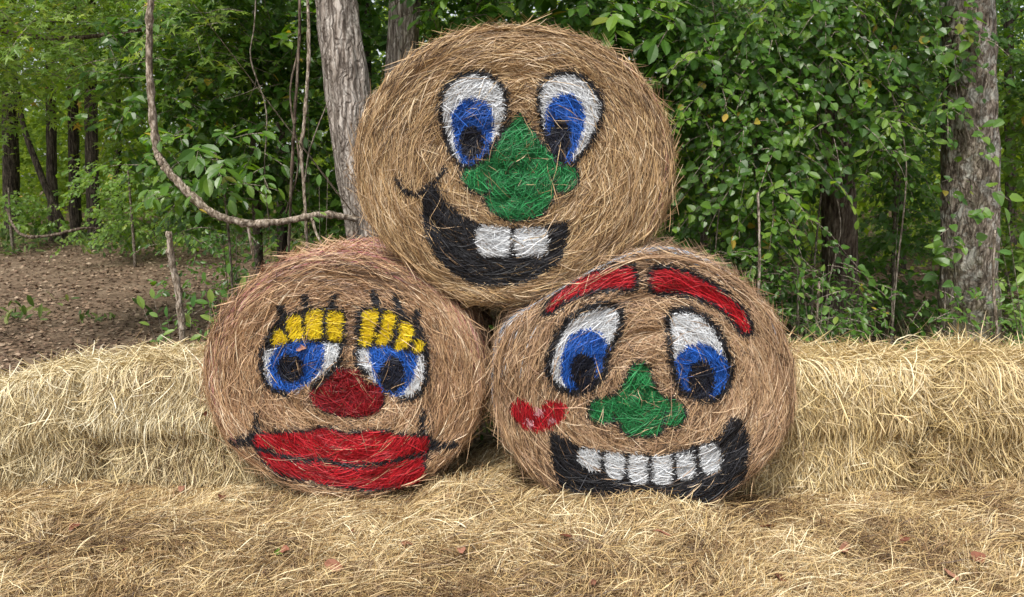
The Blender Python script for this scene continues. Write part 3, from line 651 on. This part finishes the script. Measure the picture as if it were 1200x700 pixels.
# ------------------------------------------------------------------ trees
def trunk_path(pts, Y, z_top=None, k=6):
    return cr(np.array([P(x, y, yy) for x, y, yy in pts]) if Y is None else np.array([P(x, y, Y) for x, y in pts]), k)
UPC = np.array([0, -.55, 1.0]); UPW = np.array([0, -1.0, .75])
def make_tree(label, px_pts, Y, w_px, bark, crown, seed, name='tree', flare=.35, sides=28, ext=5.0, group=None, ridges=26, branches=3, rough=.07):
    """px_pts: axis of the trunk, top to bottom, where it shows; it goes on up to its crown"""
    rg = np.random.default_rng(seed)
    pts = [P(x, y, Y) for x, y in px_pts]; pts = pts[::-1]; base = pts[0].copy(); base[2] = terrain(base[0], Y)-.05
    d = nrm((pts[-1]-pts[0])[None])[0] if len(pts) > 1 else np.array([0, 0, 1.]); 
    top = pts[-1]+np.array([d[0]*.5, .1, 1])*ext
    path = [base]+[p for p in pts if p[2] > base[2]+.25]+[pts[-1]+(top-pts[-1])*.5, top]
    path = cr(path, 8); r0 = w_px/2/F_PX*Y; zz = (path[:, 2]-base[2])/(path[-1, 2]-base[2])
    rad = r0*(1.04-.55*zz**1.5)+r0*flare*np.exp(-(path[:, 2]-base[2])/.22)
    dense = np.linspace(0, len(path)-1, 90); path = np.stack([np.interp(dense, np.arange(len(path)), path[:, c]) for c in range(3)], 1); rad = np.interp(dense, np.arange(len(rad)), rad)
    root = empty(name, base, label, 'tree', group)
    V, Q = tube(path, rad, sides if Y > 7 else 90, rough, seed, ridges); mesh('trunk', V, Q, M[bark], root, np.full(len(Q), .5), True)
    for b in range(branches):
        i0 = int(len(path)*(.55+.35*b/max(branches, 1))); a = rg.uniform(0, 6.28); L = rg.uniform(1.2, 2.2)
        bp = cr([path[i0], path[i0]+np.array([math.cos(a)*.4, math.sin(a)*.4, .35])*L*.6, path[i0]+np.array([math.cos(a), math.sin(a), .45])*L], 5)
        V, Q = tube(bp, np.linspace(rad[i0]*.5, .02, len(bp)), 8, .05, b); mesh('branch', V, Q, M[bark], root, np.full(len(Q), .5), True)
    if crown:
        g = Geo(); tw = Geo() if crown.get('twig') else None
        for (lo, hi, n, thr) in crown['boxes']:
            C = gated(rg, n, lo, hi, crown.get('freq', 1.1), thr, seed+3)
            a = rg.uniform(0, 2*math.pi, len(C)); D = np.stack([np.cos(a), np.sin(a)*.8-.35, rg.normal(-.05, .25, len(C))], 1)
            sprays(g, rg, C, D, rg.uniform(*crown.get('len', (.25, .5)), len(C)), crown.get('m', 9), crown['leaf'], crown['size'], crown.get('up', UPC), twig=tw, jit=crown.get('jit', .4), bias=crown.get('bias', 0))
        g.build('crown', M[crown['mat']], root)
        if tw: tag(tw.build('twig', M['twig'], root), kind='stuff')
    return root
def box(px0, px1, py0, py1, Y0, Y1, n, thr, zmin=None, zmax=None):
    """world box that spans the given part of the view at its middle depth"""
    Ym = (Y0+Y1)/2; a = P(px0, py1, Ym); b = P(px1, py0, Ym)
    return ((a[0], Y0, a[2] if zmin is None else zmin), (b[0], Y1, b[2] if zmax is None else zmax), n, thr)

# the two grey trunks behind the top bale
make_tree('thick shaggy grey tree trunk leaning behind the left of the top bale', [(386, -60), (393, 0), (407, 100), (421, 200), (438, 300)], 5.6, 55, 'bark_grey',
          dict(leaf='ovate', size=.08, mat='leaf_dark', boxes=[((-2.8, 5.2, 3.2), (.4, 7.5, 6.0), 600, .42)], len=(.25, .5)), 1, flare=.25, ext=3)
make_tree('paler smooth grey trunk just left of the top bale rim', [(476, -60), (475, 0), (470, 90), (466, 250)], 6.4, 40, 'bark_grey',
          dict(leaf='ovate', size=.08, mat='leaf_dark', boxes=[((-1.8, 6, 3.3), (1.8, 8, 6.2), 500, .42)]), 2, flare=.2, ext=3)
make_tree('stout lichen spotted tree trunk with climbing leaves near the right edge', [(1136, -60), (1135, 0), (1136, 150), (1135, 300), (1134, 380)], 6.2, 60, 'bark_lichen',
          dict(leaf='ovate', size=.085, mat='leaf_vine', boxes=[((2.3, 5.6, 3.1), (5.6, 8.6, 6.0), 600, .42), box(1165, 1290, -20, 120, 7.2, 9.0, 160, .45)]), 3, flare=.5, ext=3, rough=.09)
make_tree('dark brown trunk behind the vine leaves, right of the top bale', [(976, -60), (977, 100), (982, 250), (985, 340)], 7.6, 38, 'bark_mid',
          dict(leaf='ovate', size=.09, mat='leaf_dark', boxes=[((1.2, 8, 2.6), (5.8, 11, 7), 650, .42)]), 4, ext=4)
# far slim trunks at the left, crowns high over the clear space
far = [(12, 17.5, 17, 'dark forked trunk at the far left edge of the woods'), (60, 16.5, 11, 'slim dark trunk second from the left edge of the woods'),
       (86, 17.5, 12, 'slim dark trunk right behind the leaning far stem'), (107, 16.0, 14, 'dark trunk rightmost of the three close far stems'),
       (137, 21.0, 9, 'thin distant trunk right of the close far stems')]
for q, (x, Y, w, lb) in enumerate(far):
    xc = (x-600)/F_PX*Y
    make_tree(lb, [(x-2, -40), (x-1, 60), (x, 150), (x+2, 240)], Y, w, 'bark_dark',
              dict(leaf='simple', size=.15, mat='leaf_far' if q in (1, 3) else 'leaf_gum', boxes=[((xc-2.6, Y-2.2, 3.6), (xc+2.6, Y+2, 9.5), 750, .46)], len=(.4, .8), m=8), 20+q, sides=14, ext=3, group='slim trunks at the far left', branches=2)
make_tree('slender dark stem leaning left among the far trunks', [(28, 150), (44, 195), (58, 230), (72, 262)], 15.5, 8, 'bark_dark', None, 30, sides=10, ext=1.2, group='slim trunks at the far left', branches=0)
mids = [(428, 8.5, 14, 'thin dark trunk between the shaggy and the pale grey trunks'), (328, 10, 12, 'dark thin trunk behind the hanging vines left of the shaggy trunk'),
        (508, 9.5, 14, 'dark slim trunk just right of the pale grey trunk'), (563, 10.5, 13, 'dark trunk showing just above the middle of the top bale'),
        (782, 9.5, 13, 'dark trunk close to the right rim of the top bale'), (1050, 12, 14, 'dark slim trunk midway between the brown and the lichen spotted trunks'), (1182, 10.5, 11, 'thin dark trunk at the right edge of the photo')]
for q, (x, Y, w, lb) in enumerate(mids):
    xc = (x-600)/F_PX*Y
    make_tree(lb, [(x-2, -40), (x, 60), (x+2, 200), (x+3, 300)], Y, w, 'bark_dark',
              dict(leaf='simple', size=.13, mat='leaf_dark', boxes=[((xc-2.2, Y-1.5, 2.6), (xc+2.2, Y+2, 7.5), 560, .44)], len=(.3, .6), m=9), 40+q, sides=14, ext=3.5, branches=2)

# leafy trees and vines between the trunks
def leafy(name, label, cat, boxes, leaf, size, mat, seed, stems=(), up=UPC, ln=(.22, .45), m=9, twig=True, group=None, bark='twig', freq=1.6, jit=.4, droop=.25, ydir=-.35, bias=0, hole=False):
    rg = np.random.default_rng(seed); g = Geo(); tw = Geo() if twig else None
    lo = np.min([b[0] for b in boxes], 0); hi = np.max([b[1] for b in boxes], 0)
    base = ((lo[0]+hi[0])/2, (lo[1]+hi[1])/2, float(terrain((lo[0]+hi[0])/2, (lo[1]+hi[1])/2)))
    if len(stems): b_ = np.array(stems[0][0][-1]); base = (b_[0], b_[1], max(0, min(b_[2], 99)))
    root = empty(name, base, label, cat, group)
    for (l, h, n, thr) in boxes:
        C = gated(rg, n, l, h, freq, thr, seed+3)
        if hole: C = C[~((C[:, 0]/C[:, 1] > .375) & (C[:, 0]/C[:, 1] < .475) & (C[:, 2] > .45) & (C[:, 2] < 2.35) & (C[:, 1] < 7.4) & (rg.random(len(C)) < .93))]
        a = rg.uniform(0, 2*math.pi, len(C)); D = np.stack([np.cos(a), np.sin(a)*.8+ydir, rg.normal(-.1, .3, len(C))], 1)
        sprays(g, rg, C, D, rg.uniform(*ln, len(C)), m, leaf, size, up, twig=tw, jit=jit, droop=droop, bias=bias)
    g.build('foliage', M[mat], root)
    if tw: tag(tw.build('twig', M['twig'], root), kind='stuff')
    for pth, r in stems:
        pp = cr(pth, 6); V, Q = tube(pp, np.linspace(r*.5, r, len(pp)), 7, .15, seed); mesh('stem', V, Q, M[bark], root, np.full(len(Q), .5), True)
    return root
def st(pxs, Y, r, ground=True):
    p = [P(x, y, Y) for x, y in pxs]
    if ground: b = p[-1].copy(); b[2] = terrain(b[0], Y)-.03; p = [q for q in p if q[2] > b[2]+.1]+[b]
    return (np.array(p), r)

leafy('sweetgum_tree', 'star leaved sweetgum boughs hanging in the upper left corner', 'tree', [box(-60, 330, -60, 95, 6.2, 8.6, 640, .43), box(-40, 170, 60, 150, 6.6, 8.0, 90, .50), ((-6, 6, 3.3), (-1.6, 9, 5), 260, .45)],
      'star', .12, 'leaf_gum', 50, [st([(-60, -80), (-70, 100), (-72, 260)], 7.6, .09), (np.array([P(-60, 20, 7.4), P(60, 45, 7.2), P(200, 30, 7.0)])[::-1], .03)], bark='bark_mid', ln=(.3, .55), m=8, bias=.12)
leafy('young_tree', 'leafy young tree filling the space over the curved bare vine', 'tree', [box(170, 400, 20, 190, 6.6, 8.6, 500, .42), box(230, 430, -60, 60, 6.2, 8.2, 260, .42)],
      'ovate', .095, 'leaf_vine', 51, [st([(300, -20), (296, 120), (300, 260)], 7.8, .04)], ln=(.25, .5))
leafy('young_tree', 'low spray of long oval leaves just inside the bend of the bare vine', 'tree', [box(175, 310, 155, 225, 5.3, 5.9, 34, .30)],
      'ellip', .125, 'leaf_vine', 52, [st([(250, 170), (262, 220), (270, 300)], 5.9, .012)], ln=(.25, .4), m=8, jit=.3, bias=.15)
leafy('leafy_shrub', 'dark broad shrub at the wood edge behind the broken stub', 'shrub', [box(230, 400, 170, 268, 7.2, 9.0, 380, .42)], 'ovate', .085, 'leaf_dark', 53, [st([(300, 190), (305, 280)], 8.2, .02)])
leafy('leafy_shrub', 'fine leaved bright bush under the slim far trunks', 'shrub', [box(100, 235, 190, 268, 12, 14, 300, .46, zmin=.6)], 'simple', .10, 'leaf_gum', 54, [st([(150, 200), (155, 260)], 12.5, .03)], m=10)
leafy('leafy_shrub', 'low green bush at the far left edge of the clearing', 'shrub', [box(-40, 50, 225, 262, 14, 16, 110, .5, zmin=.65)], 'simple', .12, 'leaf_gum', 55, [st([(10, 220), (12, 260)], 14, .03)], m=10)
leafy('leafy_shrub', 'tangled thicket behind the pile between the shaggy trunk and the top bale', 'shrub', [box(400, 560, 60, 330, 7.0, 9.0, 420, .42, zmin=.3)], 'ovate', .085, 'leaf_dark', 56, [st([(520, 120), (515, 260)], 8.0, .025)])
leafy('buckeye_tree', 'large leaved boughs hanging over the top bale', 'tree', [box(500, 800, -70, 40, 5.6, 7.0, 300, .38), box(690, 800, 20, 110, 5.8, 7.0, 100, .42), ((-1.0, 5.6, 3.1), (2.0, 7.5, 4.6), 150, .42)],
      'ellip', .15, 'leaf_vine', 57, [st([(820, -60), (822, 100), (826, 300)], 6.8, .035)], ln=(.2, .32), m=6, jit=.3)
leafy('climbing_vine', 'dense wall of heart shaped vine leaves right of the top bale', 'vine', [box(780, 1000, -60, 170, 5.7, 7.2, 720, .42), box(850, 960, 90, 215, 5.5, 6.6, 110, .44), box(915, 955, 180, 300, 5.5, 6.0, 24, .30), box(780, 900, 150, 260, 5.9, 7.0, 110, .46), box(985, 1100, -60, 190, 5.8, 7.0, 300, .43)],
      'round', .074, 'leaf_vine', 58, [st([(905, -50), (893, 60), (885, 200), (889, 330)], 6.1, .014), st([(960, 0), (968, 150), (955, 300)], 6.4, .01), st([(985, 60), (960, 140), (985, 260), (970, 340)], 6.0, .008)], up=UPW, ln=(.25, .5), m=10, droop=.7, ydir=-.2, hole=True)
leafy('climbing_vine', 'lighter vine with narrow pointed leaves trailing over the brown trunk', 'vine', [box(800, 1090, -50, 150, 5.5, 6.2, 130, .46), box(880, 1040, 120, 300, 5.4, 6.0, 60, .46)], 'ellip', .10, 'leaf_gum', 63,
      [st([(930, -50), (940, 60), (925, 180), (935, 330)], 5.9, .007), st([(1070, -40), (1040, 70), (1062, 190), (1050, 330)], 5.9, .008), st([(835, 0), (850, 150), (838, 300)], 5.9, .007)], up=UPC, ln=(.2, .4), m=8, droop=.6, bias=-.05, hole=True)
leafy('leafy_shrub', 'tall dark bush behind the vine wall, right of the top bale', 'shrub', [box(780, 945, 60, 390, 7.4, 8.8, 520, .42, zmin=.2)], 'ovate', .09, 'leaf_dark', 59, [st([(850, 140), (846, 330)], 8.0, .03)])
leafy('leafy_shrub', 'tall bush left of the lichen spotted trunk', 'shrub', [box(1010, 1110, 100, 400, 7.4, 8.8, 300, .45, zmin=.2)], 'ovate', .085, 'leaf_dark', 60, [st([(1050, 200), (1046, 360)], 8.0, .03)])
leafy('leafy_shrub', 'leafy bush right of the lichen spotted trunk', 'shrub', [box(1160, 1280, 60, 420, 7.2, 9.2, 420, .42, zmin=.15)], 'ellip', .11, 'leaf_gum', 61, [st([(1215, 180), (1210, 370)], 8.2, .03)])
leafy('climbing_vine', 'vine with toothed leaves climbing the lichen spotted trunk', 'vine', [box(1100, 1165, 20, 130, 5.6, 5.85, 14, .2), box(1110, 1170, 130, 330, 5.62, 5.8, 11, .2), box(1098, 1120, 250, 345, 5.6, 5.8, 8, .2)], 'ovate', .10, 'leaf_vine', 62,
      [(np.array([P(1128, -30, 5.88), P(1120, 100, 5.86), P(1142, 200, 5.86), P(1112, 300, 5.86), P(1106, 395, 5.86)]), .006)], up=UPW, ln=(.08, .2), m=3, ydir=-.1, bias=.15)
for q, (x0, x1, y0, y1, Y, n, lb, mt) in enumerate([
    (780, 880, 290, 385, 5.6, 90, 'weedy low plants just behind the right rim of the grinning bale', 'leaf_vine'), (880, 990, 300, 395, 5.4, 110, 'low weeds behind the near end of the right bale wall', 'leaf_dark'),
    (990, 1100, 330, 400, 5.4, 110, 'low weeds left of the foot of the lichen spotted trunk', 'leaf_vine'), (1165, 1260, 330, 405, 5.3, 90, 'low weeds right of the foot of the lichen spotted trunk', 'leaf_light'),
    (205, 350, 268, 330, 6.2, 150, 'low leafy weeds between the broken stub and the red lipped bale', 'leaf_vine')]):
    leafy('weed_clump', lb, 'plant', [box(x0, x1, y0, y1, Y-.2, Y+.6, n, .35, zmin=.03)], 'ellip', .065, mt, 70+q, [st([((x0+x1)/2, y0+10), ((x0+x1)/2, y1)], Y, .006)], ln=(.15, .3), m=7)

# distant woods: one mass of leaves, crowns to the ground
rg = np.random.default_rng(77); g_ = Geo()
for (lo, hi, n, thr, sz) in (((-26, 20, .3), (26, 27, 11), 11000, .44, .21), ((-34, 28, .3), (34, 36, 15), 9000, .36, .32), ((-36, 30, .8), (36, 40, 6), 12000, .1, .34), ((-19, 17.5, .3), (-6, 21, 3.2), 1500, .42, .14), ((-12, 11, 4.2), (12, 18, 9.5), 5200, .46, .15), ((3, 11, .4), (14, 16, 4.5), 2600, .44, .13), ((-3.5, 11, .4), (3, 15, 4.5), 1800, .44, .13)):
    C = gated(rg, n, lo, hi, .55, thr, 81); a = rg.uniform(0, 6.28, len(C))
    D = np.stack([np.cos(a), np.sin(a), rg.normal(0, .3, len(C))], 1)
    sprays(g_, rg, C, D, rg.uniform(.5, 1.0, len(C)), 7, 'simple', sz, UPC, jit=.5)
tag(g_.build('distant_woods', M['leaf_far']), 'bright green far woods showing between the near trunks', 'woods', kind='stuff')

# undergrowth and grass at the wood edge, dead leaves over the clearing
rg = np.random.default_rng(78); g_ = Geo(); n = 15000
y = rg.uniform(8.5, 20, n); x = rg.uniform(-1, 1, n)*y*.75; ok = fbm(x*.8, y*.8, 0, 31) > .70-.42*smooth(12.0, 14.0, y); x, y = x[ok], y[ok]; n = len(x)
C = np.stack([x, y, terrain(x, y)+rg.uniform(0, .22, n)], 1); D = np.stack([rg.normal(0, .6, n), rg.normal(0, .6, n), rg.uniform(.1, 1, n)], 1)
V, Q, q = leafgeo('slim', C, D, np.array([0, -.5, 1])+rg.normal(0, .4, (n, 3)), rg.uniform(.08, .2, n)); g_.add(V, Q, np.repeat(rg.random(n), q))
n = 9000; y = rg.uniform(4.6, 9, n); x = rg.uniform(-1, 1, n)*y*.75; ok = ((fbm(x*.8, y*.8, 0, 33) > .7) & (y > 8.6)) | ((x > -.6) & (rg.random(n) < .5)); x, y = x[ok], y[ok]; n = len(x)
C = np.stack([x, y, terrain(x, y)], 1); D = np.stack([rg.normal(0, .5, n), rg.normal(0, .5, n), rg.uniform(.3, 1, n)], 1)
V, Q, q = leafgeo('slim', C, D, np.array([0, -.5, 1])+rg.normal(0, .4, (n, 3)), rg.uniform(.05, .12, n)); g_.add(V, Q, np.repeat(rg.random(n), q))
n = 420; y = rg.uniform(4.7, 6.4, n); x = rg.uniform(.75, 3.9, n); k = 6
b_ = np.stack([x, y, terrain(x, y)], 1); t_ = np.linspace(0, 1, k)[None, :, None]; ln_ = rg.normal(0, .16, (n, 3)); ln_[:, 2] = rg.uniform(.25, .75, n)
V, Q = ribbons(b_[:, None]+ln_[:, None]*t_+np.stack([rg.normal(0, .1, n), rg.normal(0, .1, n), -.08*np.ones(n)], 1)[:, None]*t_**2, np.broadcast_to(np.array([0, -1., 0]), (n, k, 3)), rg.uniform(.0015, .003, n), rg.normal(0, .4, n))
M['dry_stem'] = mat_rnd('dry_stem', [(0, (.14, .11, .06)), (.5, (.30, .25, .15)), (1, (.48, .42, .28))])
tag(mesh('dry_stems', V, Q, M['dry_stem'], None, np.repeat(rg.random(n), k-1)), 'thin dry weed stalks standing behind the right straw bales', 'dry weeds', kind='stuff')
tag(g_.build('undergrowth', M['grass']), 'short green weeds and grass along the edge of the woods', 'undergrowth', kind='stuff')
g_ = Geo(); n = 56000; y = 4+14*rg.random(n)**1.2; x = rg.uniform(-1, 1, n)*y*.8
C = np.stack([x, y, terrain(x, y)+rg.uniform(.004, .025, n)], 1); a = rg.uniform(0, 6.28, n); D = np.stack([np.cos(a), np.sin(a), rg.normal(0, .15, n)], 1)
V, Q, q = leafgeo('simple', C, D, np.array([0, 0, 1])+rg.normal(0, .35, (n, 3)), rg.uniform(.025, .085, n)); g_.add(V, Q, np.repeat(rg.random(n), q))
tag(g_.build('leaf_litter', M['litter']), 'brown dead leaves covering the bare ground at the left', 'leaf litter', kind='stuff')

# ------------------------------------------------------------------ bare vines, stubs, sticks
def stick(name, label, cat, pts, radii, mat, seed=0, group=None, sides=9, side=()):
    pth = cr(pts, 10); rr = np.interp(np.linspace(0, 1, len(pth)), np.linspace(0, 1, len(radii)), radii)
    rg = np.random.default_rng(seed); pth = pth+rg.normal(0, 1, pth.shape)*rr[:, None]*.11; rr = rr*(1+.22*(rg.random(len(pth))**3)*2-.08)
    g = Geo(); g.add(*tube(pth, rr, sides, .14, seed))
    for s in side: q = cr(s, 5); g.add(*tube(q, np.linspace(radii[-1]*.6, radii[-1]*.25, len(q)), 6))
    return tag(g.build(name, M[mat], sm=True), label, cat, group)
stick('bare_vine', 'thick bare woody vine curving down and across to the shaggy trunk', 'vine', [P(177, -60, 5.2), P(176, 0, 5.2), P(175, 80, 5.2), P(182, 165, 5.2), P(190, 190, 5.2), P(215, 220, 5.2), P(250, 250, 5.2), P(293, 262, 5.22), P(340, 258, 5.25), P(380, 251, 5.3), P(418, 257, 5.38)], [.024, .023, .026, .030, .026, .024, .022], 'vine_bark', 1, side=[[P(290, 261, 5.22), P(293, 280, 5.2), P(296, 300, 5.2)], [P(365, 254, 5.27), P(370, 272, 5.25), P(378, 288, 5.2)]])
stick('hanging_vine', 'slim pale vine hanging straight down left of the shaggy trunk', 'vine', [P(359, -40, 5.35), P(362, 60, 5.35), P(356, 150, 5.35), P(353, 175, 5.35), P(358, 250, 5.35), P(362, 330, 5.35)], [.011, .012, .011], 'vine_bark', 2)
stick('hanging_vine', 'twisted brown vine beside the slim pale hanging vine', 'vine', [P(352, -40, 5.5), P(350, 60, 5.45), P(346, 130, 5.4), P(342, 200, 5.45), P(338, 300, 5.5)], [.010, .011, .009], 'bark_mid', 3)
stick('hanging_vine', 'thin wavy dark vine twining left of the twisted brown vine', 'vine', [P(345, -40, 5.7), P(352, 40, 5.7), P(340, 110, 5.6), P(350, 190, 5.6), P(335, 250, 5.6)], [.006, .006], 'bark_mid', 4)
stick('hanging_vine', 'thread thin dead vine hanging over the oval leaf spray', 'vine', [P(302, -40, 5.6), P(298, 30, 5.6), P(294, 70, 5.6), P(312, 130, 5.6), P(310, 200, 5.6), P(316, 270, 5.6)], [.004, .005, .004], 'twig', 5, side=[[P(294, 70, 5.6), P(300, 95, 5.6), P(290, 120, 5.6)], [P(308, 100, 5.6), P(285, 110, 5.6), P(262, 117, 5.6)]])
stick('hanging_vine', 'thin slanting dead twig reaching from the vines to the shaggy trunk', 'vine', [P(385, 118, 5.3), P(372, 150, 5.3), P(362, 180, 5.3), P(357, 215, 5.33)], [.004, .005], 'twig', 6)
sp = P(216, 390, 5.0); sp[2] = terrain(sp[0], 5.0)-.02
stick('broken_sapling', 'short broken sapling stub standing upright behind the left straw bales', 'stump', [P(198, 271, 5.0), P(202, 310, 5.0), P(210, 350, 5.0), sp], [.020, .022, .021, .026], 'vine_bark', 7)
stick('fallen_branch', 'dark fallen branch curving over the ground at the far left', 'branch', [P(8, 245, 9.8), P(16, 265, 9.7), P(30, 277, 9.6), P(60, 276, 9.6), P(95, 268, 9.6), P(118, 268, 9.7)], [.012, .02, .018, .01], 'bark_mid', 8)
for q, (pts, lb) in enumerate([([(888, 225), (890, 280), (889, 345)], 'slim pale sapling stem rising behind the grinning bale'), ([(1166, 270), (1164, 330), (1168, 400)], 'thin pale stem beside the foot of the lichen spotted trunk'),
                               ([(960, 330), (957, 380), (955, 395)], 'short bare stem behind the right bale wall')]):
    p = [P(x, y, 5.3) for x, y in pts]; b = p[-1].copy(); b[2] = -.02; stick('sapling_stem', lb, 'sapling', p+[b], [.008, .012], 'vine_bark', 9+q)
def on_straw(px, py, up=.012):
    Y = 2.8
    for _ in range(8):
        t = P(px, py, Y); Y += (t[2]-straw_h(t[0], t[1]))*2.2
    t = P(px, py, Y); return t+np.array([0, 0, up])
a = [on_straw(30, 697, .015), on_straw(60, 692, .02), on_straw(90, 686, .022), on_straw(117, 682, .02)]
stick('dry_stick', 'pale dry stick lying on the straw in the lower left corner', 'stick', a, [.006, .009, .006], 'vine_bark', 13)
stick('dry_stick', 'curved grey stick half buried at the bottom middle', 'stick', [on_straw(596, 686, .01), on_straw(622, 683, .022), on_straw(648, 692, .015), on_straw(664, 699, .01)], [.005, .008, .005], 'vine_bark', 14)

def plant(name, label, base_px, Y, tips, leaf, size, mat, seed, z0=None, cat='plant'):
    rg = np.random.default_rng(seed); b = P(*base_px, Y); b[2] = terrain(b[0], Y) if z0 is None else z0
    root = empty(name, b, label, cat); g = Geo(); s = Geo()
    for tx, ty in tips:
        t = P(tx, ty, Y+rg.normal(0, .04)); mid = (b+t)/2+np.array([0, 0, .06]); pth = cr([b, mid, t], 6)
        s.add(*tube(pth, np.linspace(.004, .0015, len(pth)), 5))
        m = 6; pos = pth[np.linspace(3, len(pth)-1, m).astype(int)]; d = nrm((t-mid)[None])[0]; sd = nrm(np.cross(d, [0, -.6, .8])[None])[0]
        D = d*.6+sd*np.where(np.arange(m) % 2, 1, -1)[:, None]*.9+rg.normal(0, .2, (m, 3)); D[-1] = d
        V, Q, q = leafgeo(leaf, pos, D, np.array([0, -.7, .8])+rg.normal(0, .25, (m, 3)), size*rg.uniform(.7, 1.2, m)); g.add(V, Q, np.repeat(rg.random(m), q))
    s.build('stem', M['twig'], root, True); g.build('foliage', M[mat], root)
    return root
plant('seedling', 'yellow green seedling leafing out beside the broken stub', (208, 400), 5.0, [(168, 362), (180, 350), (196, 372), (226, 360)], 'ellip', .085, 'leaf_light', 91)
plant('seedling', 'bright leafed seedling leaning over the left rim of the red lipped bale', (262, 400), 4.95, [(240, 330), (268, 322), (284, 340), (248, 355)], 'ellip', .085, 'leaf_light', 92)
plant('seedling', 'pale leafed sprig poking in at the right edge above the straw', (1216, 400), 5.2, [(1172, 278), (1182, 262), (1200, 290), (1215, 270)], 'ellip', .10, 'leaf_light', 93)
plant('seedling', 'single leafy sprig against the shaggy trunk under the hanging vines', (372, 330), 5.15, [(384, 208), (374, 218)], 'ellip', .075, 'leaf_light', 94)
plant('seedling', 'slim seedling with round leaves behind the right straw bales', (962, 400), 5.2, [(940, 325), (965, 318), (975, 345)], 'ovate', .06, 'leaf_light', 95)

# ------------------------------------------------------------------ single fallen leaves
def fallen(label, pos, ang, size, kind='ovate', mat='redleaf', N=(0, -.2, 1), seed=0, r=.5):
    rg = np.random.default_rng(seed); D = np.array([[math.cos(ang), math.sin(ang), rg.normal(.05, .1)]])
    Nv = np.array([N], float)+rg.normal(0, .30, (1, 3))
    V, Q, q = leafgeo(kind, np.array([pos]), D, Nv, np.array([size]))
    V = V+nrm(Nv)*(.010*(vn(V[:, 0]*60, V[:, 1]*60, V[:, 2]*60, seed)-.5)*2)[:, None]
    V = np.concatenate([V, V-nrm(Nv)*.0012]); Q = np.concatenate([Q, Q[:, ::-1]+len(V)//2])
    o = mesh('fallen_leaf', V-np.array(pos), Q, M[mat], None, np.full(len(Q), r)); o.location = [float(v) for v in pos]
    return tag(o, label, 'leaf', 'dead leaves dropped on the straw')
L_ = [(212, 586, 'rusty leaf under the left straw bales', .9, .07), (262, 590, 'curled brown leaf left of the red lipped bale foot', .3, .06), (380, 672, 'long tan leaf below the lips near the bottom edge', .8, .10), (330, 656, 'small orange leaf beside the green leaf', .6, .05),
      (418, 632, 'red brown leaf below the right corner of the lips', .5, .06), (470, 648, 'faded leaf at the foot of the gap between the two lower bales', .7, .06), (575, 588, 'dark leaf in the gap between the lower bales', .2, .06), (540, 655, 'tan leaf in the bottom middle', .85, .05),
      (150, 650, 'wine red leaf in the lower left straw', .15, .06), (92, 622, 'brown leaf in the straw below the left wall', .4, .06), (28, 662, 'dark leaf on the bare patch at the bottom left corner', .1, .07), (655, 640, 'brown leaf below the left end of the grin', .3, .06),
      (765, 634, 'broad orange brown leaf below the middle of the grin', .75, .08), (905, 628, 'reddish leaf under the right end of the grin', .5, .07), (982, 658, 'bright rust leaf in the lower right straw', .9, .085), (1062, 640, 'brown leaf pair member below the right wall', .35, .06),
      (1105, 678, 'pale pink brown leaf near the lower right corner', .95, .075), (1139, 666, 'rust red leaf at the lower right corner', .6, .08), (1046, 692, 'dull purple leaf at the bottom edge on the right', .2, .08), (915, 690, 'dark leaf at the bottom edge right of the middle', .25, .07), (700, 690, 'light brown leaf at the bottom edge in the middle', .7, .06)]
rg = np.random.default_rng(9)
for q, (x, y, lb, r, s) in enumerate(L_): fallen(lb.replace('brown leaf pair member', 'small brown leaf'), on_straw(x, y, rg.uniform(.032, .05)), rg.uniform(0, 6.28), s, 'ovate' if q % 2 else 'ellip', seed=q, r=r)
fallen('fresh green leaf lying on the straw below the lips', on_straw(331, 657, .035), 2.4, .06, mat='leaf_vine', seed=40, r=.8)
fallen('tiny green leaf on the straw below the gap between the bales', on_straw(493, 606, .03), 1.0, .035, mat='leaf_light', seed=41, r=.4)
fallen('dead orange brown leaf stuck on the yellow striped eyelid', P(348, 408, 3.50), -.4, .05, N=(0, -1, .2), seed=42, r=.9)
fallen('red leaf caught on the left rim of the red lipped bale', P(238, 486, 3.56), 1.2, .035, N=(-.3, -1, .2), seed=43, r=.8)
fallen('small green leaf caught in the gap between the two lower bales', P(576, 386, 3.60), 1.3, .06, N=(0, -1, .3), mat='leaf_light', seed=44, r=.6)
